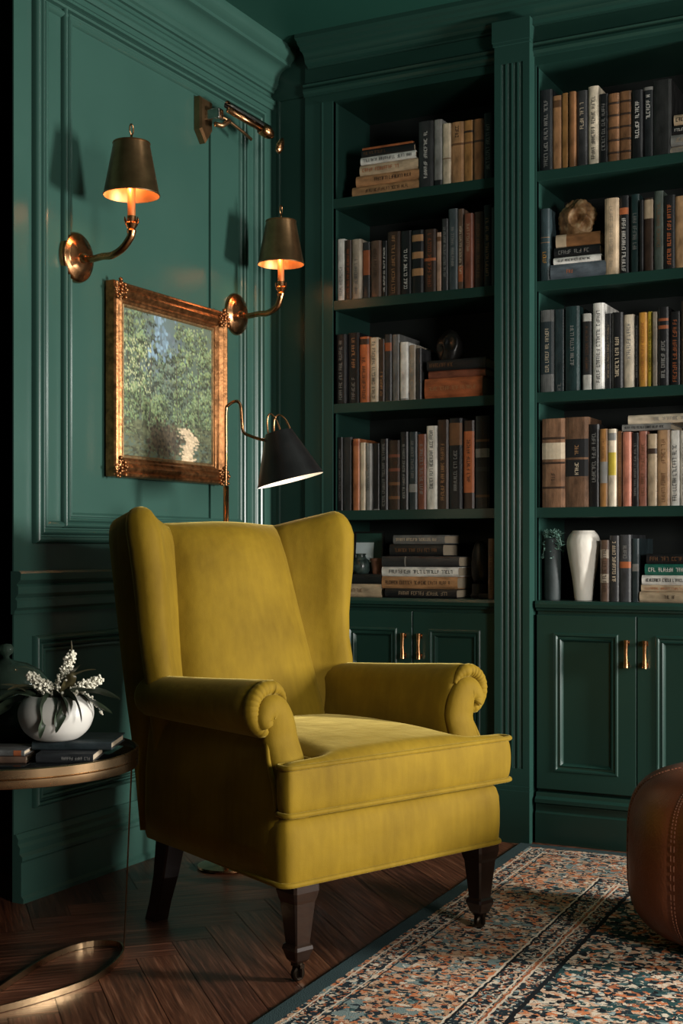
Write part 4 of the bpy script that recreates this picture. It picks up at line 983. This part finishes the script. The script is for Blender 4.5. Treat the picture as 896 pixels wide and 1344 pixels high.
# seat base
base_c = [(.392,-.353),(.392,.356),(-.25,.285),(-.25,-.285)]
rings = []
for z, ins, bow in [(.226,.030,0),(.224,.012,0),(.228,.004,0),(.238,0,.002),(.27,-.002,.006),(.31,-.002,.008),(.345,0,.006),(.365,.006,.002),(.376,.018,0),(.380,.05,0)]:
    ring = rpoly(base_c, .034, 7, ins)
    rings.append([(x+bow*max(0,1-(y/.36)**2)*(x > .3), y, z) for x, y in ring])
sb = MB().loft(rings, True, True, True).build('seat_base', VV, CH, smooth=True)
MB().tube([(x, y, .231) for x, y in rpoly(base_c, .034, 7, -.001)], .0065, 8, closed=True).build('piping', VV, sb, smooth=True)
# T-shaped seat cushion
def cushion():
    al = list(np.linspace(-.15,.335,13))+[.362,.382,.404]; bl = [-.350,-.325,-.295,-.265,-.238]+list(np.linspace(-.20,.20,11))+[.238,.268,.30,.335,.368]
    def inside(a, b): return abs(b) < .24 or a > .355
    cells = [(i,j) for i in range(len(al)-1) for j in range(len(bl)-1) if inside((al[i]+al[i+1])/2,(bl[j]+bl[j+1])/2)]
    cs = set(cells); bm = bmesh.new(); lay = {}
    def crown(a, b):
        return .034*max(0,1-(abs(a-.10)/.36)**2.4)*max(0,1-(abs(b)/.37)**2.2)
    def vert(i, j, l):
        k = (i,j,l)
        if k not in lay:
            a, b = al[i], bl[j]
            nb = [(i-1,j-1),(i,j-1),(i-1,j),(i,j)]; edge = not all(c in cs for c in nb)
            z = {0:.383,1:.41,2:.44,3:.47,4:.494}[l]
            if l == 4 and not edge: z += .006+crown(a,b)
            if l == 0 and not edge: z -= .003
            if l in (1,2,3):
                g = .007*(1 if l == 2 else .75)
                if a > .40: a += g
                if abs(b) > .345: b += math.copysign(g, b)
            lay[k] = bm.verts.new((a,b,z))
        return lay[k]
    for i, j in cells:
        bm.faces.new([vert(i,j,4),vert(i+1,j,4),vert(i+1,j+1,4),vert(i,j+1,4)]); bm.faces.new([vert(i,j,0),vert(i,j+1,0),vert(i+1,j+1,0),vert(i+1,j,0)])
        for (ni,nj),(p,q) in {(i-1,j):((i,j+1),(i,j)),(i+1,j):((i+1,j),(i+1,j+1)),(i,j-1):((i,j),(i+1,j)),(i,j+1):((i+1,j+1),(i,j+1))}.items():
            if (ni,nj) not in cs:
                for l in range(4): bm.faces.new([vert(*p,l),vert(*q,l),vert(*q,l+1),vert(*p,l+1)])
    bm.normal_update(); bmesh.ops.recalc_face_normals(bm, faces=bm.faces[:])
    me = bpy.data.meshes.new('seat_cushion'); 
    # perimeter loops (top / bottom)
    nxt = {}
    for i, j in cells:
        for (ni,nj),(p,q) in {(i-1,j):((i,j+1),(i,j)),(i+1,j):((i+1,j),(i+1,j+1)),(i,j-1):((i,j),(i+1,j)),(i,j+1):((i+1,j+1),(i,j+1))}.items():
            if (ni,nj) not in cs: nxt[p] = q
    s0 = next(iter(nxt)); loop = [s0]
    while nxt[loop[-1]] != s0: loop.append(nxt[loop[-1]])
    for f in bm.faces: f.smooth = True
    bm.to_mesh(me); 
    o = bpy.data.objects.new('seat_cushion', me); COL.objects.link(o); o.parent = CH; me.materials.append(VV)
    mod = o.modifiers.new('smooth','SUBSURF'); mod.levels = 2; mod.render_levels = 2
    for l, dz in ((4,-.001),(0,.004)):
        P = [lay[(i,j,l)].co.copy() for i,j in loop]; m = len(P)
        Q = [(P[k-1]+4*P[k]+P[(k+1)%m])/6+Vector((0,0,dz)) for k in range(m)]
        c = sum(Q, Vector())/m
        Q = [q+Vector(((q.x-c.x)*.0+(.004 if q.x > .38 else 0), math.copysign(.003,q.y) if abs(q.y) > .34 else 0, -.002 if l == 4 else 0)) for q in Q]
        R_ = cr([q[:] for q in Q], 3, True)
        MB().tube(R_, .0062, 8, closed=True).build('piping', VV, o, smooth=True)
    bm.free()
cushion()
# backrest
def zl(z): return (z-.45)/.6
rings = []
for t, sh_ in [(0,0),(.15,0),(.3,0),(.45,0),(.6,0),(.75,0),(.86,0),(.93,.10),(.97,.24),(.992,.5),(1.0,.8)]:
    z0 = .40
    ring = []
    nf_ = 13; 
    def zt(b): return 1.045-.010*(b/.17)**2
    zz = lerp(z0, 1.04, t)
    af = interp(zz,[.4,.5,.75,1.04],[-.115,-.135,-.205,-.285]); bh = interp(zz,[.4,.5,1.04],[.225,.215,.165])
    ab = interp(zz,[.4,.65,1.04],[-.275,-.325,-.405]); ao = lerp(af, ab, .5)
    for k in range(nf_):
        b = lerp(-bh,bh,k/(nf_-1)); bul = .040*(1-(b/bh)**2)**.8 if abs(b) < bh else 0
        pt = (af+bul, b); ring.append((lerp(pt[0],ao,sh_), b, lerp(z0,zt(b),t)))
    for a, b in [(lerp(af,ab,.35),bh+.03),(lerp(af,ab,.7),.27),(ab,.26),(ab-.004,.13),(ab-.006,0),(ab-.004,-.13),(ab,-.26),(lerp(af,ab,.7),-.27),(lerp(af,ab,.35),-bh-.03)]:
        ring.append((lerp(a,ao,sh_), b, lerp(z0,zt(min(abs(b),.17)),t)))
    rings.append(ring)
MB().loft(rings, True, True, True).build('backrest', VV, CH, smooth=True)
# wings
def wing(s):
    rings = []
    T = [(0,0),(.15,0),(.3,0),(.4,0),(.5,0),(.57,0),(.65,0),(.73,0),(.80,0),(.87,0),(.92,0),(.95,.06),(.973,.18),(.988,.36),(.997,.62),(1.0,.86)]
    for t, sh_ in T:
        z0 = .245; zz = lerp(z0, 1.06, t)
        af = interp(zz,[.5,.75,1.04],[-.135,-.205,-.285]); bh = interp(zz,[.5,1.04],[.215,.165])
        ab = interp(zz,[.24,.4,.65,1.04],[-.262,-.290,-.345,-.420])
        ar = interp(zz,[.24,.50,.60,.66,.72,.80,.92,1.0,1.06],[-.20,-.19,-.165,-.185,-.20,-.205,-.205,-.215,-.235]); br = interp(zz,[.24,.5,.60,.68,.80,.92,1.0,1.06],[.265,.275,.300,.296,.304,.318,.326,.322]); rr = interp(zz,[.24,.5,.6,.8,1.06],[.03,.034,.042,.043,.046])
        dirv = Vector((ar-(af-.02), br-bh)).normalized(); nrm = Vector((dirv.y,-dirv.x))   # points to the inside front
        med0 = Vector((lerp(af,ab,.5), bh+.03)); med1 = Vector((ar, br)); medr = Vector((ab+.03, .285))
        pts = []
        def P(p, m, zt): pts.append((p, m, zt))
        sa = Vector((af-.035, bh-.012)); P(sa, med0, 1.035)
        st_ = med1+nrm*rr
        for u in (.25,.5,.75):
            q = sa.lerp(st_, u); q = q-nrm*.010*math.sin(PI*u); P(q, med0.lerp(med1,u), lerp(1.035,1.075,u))
        a0 = math.atan2(nrm.y, nrm.x); tot = PI*1.10
        for k in range(9):
            an = a0+tot*k/8; P(med1+rr*Vector((math.cos(an),math.sin(an))), med1, 1.077)
        en = pts[-1][0]
        ro = Vector((ab, .315)); 
        for u in (.2,.45,.7,.9):
            q = en.lerp(ro,u); q.y += .006*math.sin(PI*u); P(q, med1.lerp(medr,u), lerp(1.077,1.05,u))
        P(Vector((ab-.006,.298)), medr, 1.045); P(Vector((ab-.008,.25)), Vector((ab+.03,.25)), 1.04); P(Vector((ab+.02,.20)), Vector((ab+.03,.22)), 1.035)
        rings.append([(lerp(p.x,m.x,sh_), s*lerp(p.y,m.y,sh_), lerp(z0,zt_,t)) for p, m, zt_ in pts])
    MB().loft(rings, True, True, True).build('wing', VV, CH, smooth=True)
for s in (-1,1): wing(s)
# arms
def arm(s):
    def sec(a, k):
        """k: 0 at the back, 1 at the front -> list of (point(b,z), medial(b,z))"""
        bc, zc, r = lerp(.292,.322,k), lerp(.592,.608,k), lerp(.052,.066,k); bo = lerp(.300,.338,k); bi = .238
        pts = [((bi+.012,.34),(lerp(bi,bo,.5),.36)),((bi,.42),(lerp(bi,bo,.5),.42)),((bi-.002,.50),(lerp(bi,bo,.5),.50)),((bi+.004,.56),(lerp(bi,bo,.5),.55))]
        for q in range(15):
            an = math.radians(165-265*q/14); pts.append(((bc+r*math.cos(an), zc+r*math.sin(an)),(bc,zc)))
        bu = min(bo, bc+.01)
        pts += [((bo-.006,zc-r-.020),(lerp(bi,bo,.5),zc-r)),((bo,zc-r-.06),(lerp(bi,bo,.5),.50)),((bo+.008,.40),(lerp(bi,bo,.5),.40)),((bo+.010,.30),(lerp(bi,bo,.5),.36)),((bo+.009,.232),(lerp(bi,bo,.5),.35))]
        return pts
    rings = []
    A = [(-.245,0,.35),(-.24,0,.10),(-.225,0,0),(-.15,.2,0),(-.03,.4,0),(.08,.6,0),(.18,.82,0),(.24,.93,0),(.268,1,0),(.284,1,.04),(.294,1,.14),(.299,1,.34),(.300,1,.62),(.300,1,.85)]
    for a, k, sh_ in A:
        ring = []
        for (b, z), (mb_, mz) in sec(a, k):
            bb_, zz = lerp(b,mb_,sh_), lerp(z,mz,sh_)
            fl_ = max(0, min(1, (a-.05)/.22)); fwd = .060*fl_*max(0, min(1, (.54-zz)/.13))
            ring.append((a+fwd, s*bb_, zz))
        rings.append(ring)
    o = MB().loft(rings, True, True, True).build('arm', VV, CH, smooth=True)
    # padded front facing that curls outwards into the scroll
    path = cr([(.288,.34),(.286,.44),(.288,.52),(.296,.575),(.312,.604),(.332,.604),(.344,.588),(.338,.574)],5)
    wid = [interp(i/(len(path)-1),[0,.35,.6,.8,1],[.047,.047,.040,.028,.021]) for i in range(len(path))]
    rg_ = []
    for i,(b,z) in enumerate(path):
        p0, p1 = path[max(0,i-1)], path[min(len(path)-1,i+1)]; t = Vector((p1[0]-p0[0],p1[1]-p0[1])).normalized(); nn = Vector((t.y,-t.x))
        th = .024+.010*i/len(path); base = .296+.060*max(0,min(1,(.54-z)/.13))
        rg_.append([(base+th*math.sin(an)*(1 if math.sin(an) > 0 else .5), s*(b+nn.x*wid[i]*math.cos(an)), z+nn.y*wid[i]*math.cos(an)) for an in [2*PI*q/14 for q in range(14)]])
    MB().loft(rg_, True, True, True).build('front_panel', VV, o, smooth=True)
    # pleated rim over the scroll
    bc, zc, r = .322,.608,.066
    pth = []; rad = []
    for q in range(61):
        an = math.radians(158-248*q/60); rr = r-.0165
        pth.append((.298+.0006*math.sin(q*2.1), s*(bc+rr*math.cos(an)), zc+rr*math.sin(an))); rad.append((.0175+.0006*math.sin(q*1.9))*min(1,.25+q/18,.45+(60-q)/10))
    MB().tube(pth, rad, 12).build('scroll_rim', VV, o, smooth=True)
    # welt down the outside front edge
    MB().tube(cr([(.298,s*.325,.545),(.316,s*.337,.50),(.344,s*.342,.44),(.356,s*.345,.39)],6), .0055, 8).build('piping', VV, o, smooth=True)
for s in (-1,1): arm(s)
# legs
def leg(a, b, front, sy, dz=0):
    mb = MB(); 
    def sq(h, z, dx=0, dy=0, ch=.15):
        c = h*(1-ch); return [(a+dx+x, b+dy+y, z) for x, y in [(-h,-c),(-c,-h),(c,-h),(h,-c),(h,c),(c,h),(-c,h),(-h,c)]]
    if front:
        L_ = [(.036,.235),(.037,.205),(.033,.188),(.030,.180),(.021,.088),(.0205,.086),(.0255,.082),(.027,.074),(.024,.066),(.019,.050),(.014,.044)]
        mb.loft([sq(h,z) for h,z in L_], True, True, True)
        o = mb.build('leg', M['legwood'], CH)
        c = MB(); c.tube([(a,b,.050),(a,b,.036)],[.014,.012],14); c.tube([(a-.014,b,.034),(a-.014,b,.012)],.004,6); c.tube([(a+.014,b,.034),(a+.014,b,.012)],.004,6)
        c.box(a-.017,a+.017,b-.006,b+.006,.032,.040); c.v = [(x, y, z+dz) for x, y, z in c.v]
        c.build('caster_fork', M['casterm'], o)
        w = MB(); w.lathe([(0,-.008),(.013,-.008),(.0165,-.005),(.0165,.005),(.013,.008),(0,.008)],20); w.v = [(a+z_, b+x_, .0172+y_+dz) for x_,y_,z_ in w.v]
        w.build('caster_wheel', M['casterm'], o, smooth=True, autosmooth=40)
    else:
        mb.loft([sq(h,z,dx,dy) for h,z,dx,dy in [(.030,.235,0,0),(.029,.20,-.006,0),(.025,.12,-.020,sy*.004),(.022,.05,-.040,sy*.008),(.023,.001,-.055,sy*.010)]], True, True, True)
        mb.build('leg', M['legwood'], CH)
leg(.345,-.276,1,-1); leg(.345,.318,1,1,.0064); leg(-.225,-.235,0,-1); leg(-.225,.235,0,1)
# ------------------------------------------------------------------ rug and leather pouf
rg_ = MB(); nx, ny = 2, 2
rg_.bbox(0, RUGW, -RUGL, 0, .0008, .007, .0025)
o = rg_.build('persian_rug', M['rug'], loc=(.888,-.078,0), rot=(0,0,math.radians(2.0)))
tag(o, 'patterned peach, rust and navy rug with dark teal edge on the parquet', 'rug')
def pouf(x, y, R_, H_):
    root = empty('leather_pouf', (x,y,.0072)); tag(root, 'round cognac leather pouf at the right edge of the rug', 'pouf')
    prof = []; n = 26
    for k in range(n+1):
        a = -PI/2+PI*k/n; e = .55
        r = math.copysign(abs(math.cos(a))**e, math.cos(a)); zz = math.copysign(abs(math.sin(a))**e, math.sin(a))
        prof.append((R_*max(0,r)*(1+.0*zz), H_/2+H_/2*zz))
    NP = 96; pan = 8
    rings = []
    for r, z in prof[1:-1]:
        ring = []
        for j in range(NP):
            th = 2*PI*j/NP+.35; ph = (j*pan/NP) % 1; g = min(ph,1-ph); k = 1-.020*math.exp(-(g/.035)**2)+.012*math.sin(PI*ph)
            ring.append((r*k*math.cos(th), r*k*math.sin(th), z))
        rings.append(ring)
    MB().loft(rings, True, True, True).build('cover', M['leather'], root, smooth=True)
    for q in range(pan):
        for dth in (-.016,.016):
            th = 2*PI*q/pan+.35+dth
            mb = MB(); P_ = [(r*1.003*math.cos(th), r*1.003*math.sin(th), z) for r, z in prof[3:-2]]
            for i in range(len(P_)-1):
                for u in (0,.34,.67):
                    p, p2 = Vector(P_[i]).lerp(Vector(P_[i+1]),u), Vector(P_[i]).lerp(Vector(P_[i+1]),u+.2); mb.tube([tuple(p),tuple(p2)],.0011,5)
            mb.build('stitching', M['thread'], root)
    MB().lathe([(0,H_-.004),(.03,H_-.002),(.034,H_+.002),(.028,H_+.006),(0,H_+.007)],28).build('top_button', M['leather'], root, smooth=True)
pouf(1.745,-.864,.285,.43)

# ------------------------------------------------------------------ side table with its things
TC = (.25,-1.818); TZ = .500
tb = empty('side_table', (TC[0],TC[1],0)); tag(tb, 'round brass rimmed side table with black glass top', 'side table')
RT = .302
MB().lathe([(0,TZ-.012),(RT-.006,TZ-.012),(RT-.006,TZ-.002),(RT-.010,TZ),(0,TZ)],72).build('table_top', M['blackglass'], tb, smooth=True, autosmooth=40)
MB().lathe([(RT-.012,TZ-.036),(RT-.001,TZ-.036),(RT,TZ-.034),(RT,TZ-.018),(RT-.003,TZ-.016),(RT,TZ-.014),(RT,TZ+.004),(RT-.002,TZ+.006),(RT-.006,TZ+.006),(RT-.0065,TZ-.013),(RT-.012,TZ-.013),(RT-.012,TZ-.036)],96).build('rim', M['brass_rim'], tb, smooth=True, autosmooth=30)
def tl(wx, wy): return (wx-TC[0], wy-TC[1])
loop = [(.172,.214),(.128,.238),(.072,.20),(.058,.10),(.085,-.05),(.118,-.19),(.138,-.29),(.178,-.27),(.222,-.16),(.248,-.03),(.238,.06),(.208,.155)]
lp = cr(loop, 8, True)
inner = []
m_ = len(lp); ringsb = []
for i in range(m_):
    p = Vector(lp[i]); t = (Vector(lp[(i+1)%m_])-Vector(lp[i-1])).normalized(); nn = Vector((t.y,-t.x))
    ringsb.append([(p.x+nn.x*e, p.y+nn.y*e, z) for e, z in ((-.002,.001),(.002,.001),(.002,.015),(-.002,.015))])
MB().loft(ringsb, True, loop=True).build('base_band', M['brass_rim'], tb)
def strap(p0, p1, w):
    d = Vector((p1[0]-p0[0],p1[1]-p0[1],0)); q = Vector(p0).normalized(); sd = Vector((-q.y,q.x,0))*w; nn = Vector((q.x,q.y,0))*.002
    mb = MB(); mb.loft([[tuple(Vector(p)+a*sd+b*nn) for a,b in ((-1,-1),(1,-1),(1,1),(-1,1))] for p in (p0, tuple(Vector(p0).lerp(Vector(p1),.5)), p1)], True, True, True); return mb
strap((.276,.106,TZ-.034),(.176,.212,.004),.006).build('leg', M['brass_rim'], tb)
strap((-.10,-.275,TZ-.034),(.138,-.286,.004),.006).build('leg', M['brass_rim'], tb)
# books on the table
rngt = random.Random(21)
def table_book(x, y, z, rz, t, ln, d, col, feats, label):
    o = make_book(t, ln, d, col, feats, rngt)
    o.rotation_euler = Euler((0,PI/2,0)).to_matrix().to_4x4().to_euler()
    o.matrix_world = Matrix.Translation((x,y,z+t/2)) @ Matrix.Rotation(rz,4,'Z') @ Matrix.Rotation(PI/2,4,'Y') @ Matrix.Translation((0,0,-ln/2))
    return tag(o, label, 'book', 'books on the side table')
zt = TZ+.0008
table_book(.479,-1.893,zt,.47,.020,.125,.13,'blk2',[('t','gry',.45,.97)],'black book with pale spine lettering, bottom one under the bowl')
table_book(.461,-1.846,zt+.0210,.44,.018,.178,.15,'slt2',[('t','dgr',.1,.5)],'dark slate book lying directly under the white bowl')
table_book(.350,-1.962,zt,.47,.014,.125,.11,'brn3',[],'small brown book at the left side of the table')
table_book(.346,-1.958,zt+.0150,.43,.012,.12,.10,'gry2',[('l','rst',.8,.95)],'small grey book on the brown book beside the bowl')
# bowl with flowers
BX, BY, BZ = .416,-1.845, zt+.0210+.0188
prof = [(0,0),(.036,0),(.046,.003),(.070,.022),(.082,.048),(.083,.066),(.076,.086),(.064,.099),(.060,.100),(.058,.097),(.068,.084),(.074,.066),(.066,.03),(0,.014)]
prof = [(0,0),(.030,0)]+cr([(.036,.0005),(.052,.006),(.072,.024),(.083,.050),(.083,.070),(.076,.088),(.064,.100)],6)+cr([(.062,.102),(.058,.100),(.066,.086),(.075,.066),(.070,.035),(.045,.015),(0,.012)],5)
o = MB().lathe(prof,64).build('flower_bowl', M['ceramic'], loc=(BX,BY,BZ), smooth=True); tag(o, 'rounded white stoneware bowl holding white flowers on the side table', 'bowl')
fa = empty('flower_arrangement', (BX,BY,BZ+.045)); tag(fa, 'white blossom spikes with grey green leaves in the white bowl', 'flowers')
fr_ = random.Random(8)
CR = Vector((.890,.4555,0)); CU = Vector((0,0,1)); CF = Vector((-.4555,.890,0))
def P3(r, u, f=0): return CR*r+CU*u+CF*f
spikes = [([(0,.0),(.005,.05),(.020,.10),(.034,.145)],.027),([(.0,.0),(-.012,.05),(-.03,.08),(-.055,.100)],.026),([(.01,.0),(.03,.05),(.060,.075),(.098,.090)],.023),([(.03,.03),(.06,.052),(.085,.044),(.105,.016)],.009)]
for k, (pp, rad) in enumerate(spikes):
    path = cr([P3(a,b,fr_.uniform(-.015,.01)) for a,b in pp], 8)
    st = MB().tube(path, .0018, 6).build('stem', M['leaf'], fa)
    bl = MB(); n0 = int(len(path)*.30)
    for i in range(420 if rad > .01 else 45):
        t = fr_.random(); p = Vector(path[min(len(path)-1, n0+int(t*(len(path)-n0)))])
        dv = Vector((fr_.gauss(0,1),fr_.gauss(0,1),fr_.gauss(0,1))).normalized()*rad*(1-.62*t)*fr_.uniform(.5,1)
        bl.add(*ico(p+dv, fr_.uniform(.0020,.0040)))
    bl.build('blossom_spike', M['blossom'], st)
tipm = MB().tube([P3(.034,.145),P3(.035,.165),P3(.034,.178)],[.0025,.002,.0008],6); tipm.build('bud_tip', M['leaf2'], fa)
def leafmesh(path, w, twist, curl=.25):
    mb = MB(); L_ = []
    P_ = [Vector(p) for p in cr(path, 6)]; n = len(P_)
    for i, p in enumerate(P_):
        t = (P_[min(n-1,i+1)]-P_[max(0,i-1)]).normalized(); sd = t.cross(CU); 
        if sd.length < .05: sd = t.cross(CF)
        sd.normalize(); up = sd.cross(t)
        sd = (sd*math.cos(twist)+up*math.sin(twist)); u2 = sd.cross(t)
        ww = w*math.sin(PI*min(1,(i/(n-1))*.93+.07))**.7
        L_.append([tuple(p+sd*ww*e+u2*abs(e)*ww*curl) for e in (-1,-.5,0,.5,1)])
    mb.loft(L_, False); return mb
leaves = [
 ([(-.01,.01),(-.05,.055),(-.09,.058),(-.135,.040)],.016,.2,0),([(-.01,.01),(-.05,.05),(-.10,.035),(-.145,.005)],.017,.5,0),([(-.005,.01),(-.04,.06),(-.07,.075),(-.10,.070)],.012,.1,1),
 ([(.0,.02),(-.005,.058),(-.012,.035),(-.012,.0),(-.016,-.030)],.008,1.2,0),([(.01,.02),(.014,.058),(.020,.03),(.018,-.005)],.010,1.3,0),([(.0,.02),(.02,.055),(.03,.025),(.018,-.018)],.009,1.0,0),
 ([(.02,.02),(.045,.062),(.085,.066),(.13,.050)],.014,.3,0),([(.02,.02),(.05,.06),(.10,.058),(.142,.042)],.012,.6,0),([(.02,.02),(.05,.058),(.085,.045),(.128,.015)],.011,.5,0),
 ([(.02,.02),(.04,.060),(.062,.045),(.074,.005)],.013,.9,0),([(.015,.02),(.03,.085),(.06,.108),(.088,.112)],.010,.2,1),([(.01,.02),(.03,.075),(.045,.108),(.05,.122)],.009,.4,1),
 ([(-.02,.02),(-.04,.055),(-.058,.050),(-.07,.03)],.012,.4,0),([(.0,.03),(.015,.062),(.035,.050),(.045,.02)],.012,.7,0),([(-.03,.03),(-.06,.06),(-.095,.075),(-.12,.08)],.008,.2,1)]
for k,(pp,w,tw,mi_) in enumerate(leaves):
    path = [P3(a,b,-.055*min(1,q/2)*(1 if k in (3,4,5,13,9) else fr_.uniform(-.5,.7)) if q else 0) for q,(a,b) in enumerate(pp)]
    if k in (3,4,5,13,9): path = [P3(a,b,-[0,.055,.078,.086,.088][q]) for q,(a,b) in enumerate(pp)]
    leafmesh(path, w*1.35, tw).build('leaf', M['leaf2'] if mi_ else M['leaf'], fa, smooth=True)
# smoked glass jar
gj = empty('glass_jar', (.201,-1.765,TZ+.0008)); tag(gj, 'smoked green glass jar with knobbed lid behind the bowl', 'jar')
MB().lathe([(0,0),(.07,0),(.085,.01),(.105,.05),(.110,.10),(.100,.135),(.092,.145),(.088,.142),(.096,.132),(.104,.10),(.099,.05),(.08,.016),(0,.010)],56).build('body', M['jarglass'], gj, smooth=True)
ld = MB().lathe([(.096,.146),(.100,.150),(.098,.158),(.080,.180),(.050,.197),(.018,.204),(.010,.208),(0,.209),(0,.203),(.046,.190),(.076,.172),(.090,.156),(.090,.146)],56).build('lid', M['jarglass'], gj, smooth=True)
MB().lathe([(0,.206),(.008,.207),(.007,.214),(.016,.222),(.018,.232),(.012,.242),(0,.244)],24).build('knob', M['jarglass'], ld, smooth=True)

# ------------------------------------------------------------------ light, world, camera
def area(name, loc, target, sx, sy, e, col=(1,1,1)):
    l = bpy.data.lights.new(name, 'AREA'); l.shape = 'RECTANGLE'; l.size = sx; l.size_y = sy; l.energy = e; l.color = col
    o = bpy.data.objects.new(name, l); COL.objects.link(o); o.location = loc
    o.rotation_euler = (Vector(target)-Vector(loc)).to_track_quat('-Z','Y').to_euler(); return o
area('window_light', (4.3,-.42,1.20), (.3,-.9,1.1), .45, .75, 225, (1,.97,.92))
area('second_window_light', (4.3,-3.1,1.40), (.5,-.7,1.2), .7, .8, 92, (1,.96,.9))
W = bpy.data.worlds.new('world'); SC.world = W; W.use_nodes = True
bg = W.node_tree.nodes['Background']; bg.inputs[0].default_value = (.5,.62,.6,1); bg.inputs[1].default_value = .002
cam = bpy.data.cameras.new('camera'); co = bpy.data.objects.new('camera', cam); COL.objects.link(co)
co.location = (2.33,-4.18,.97); co.rotation_euler = (PI/2, 0, math.radians(27.1))
cam.sensor_fit = 'VERTICAL'; cam.sensor_height = 24; cam.lens = 24*1726/1344; cam.shift_y = 48/1344; cam.clip_start = .05
SC.camera = co
SC.view_settings.view_transform = 'Filmic' if False else 'Standard'
SC.view_settings.look = 'None'; SC.view_settings.exposure = 0
SC.cycles.max_bounces = 8; SC.cycles.diffuse_bounces = 2; SC.cycles.use_denoising = True
SC.cycles.sample_clamp_indirect = 4
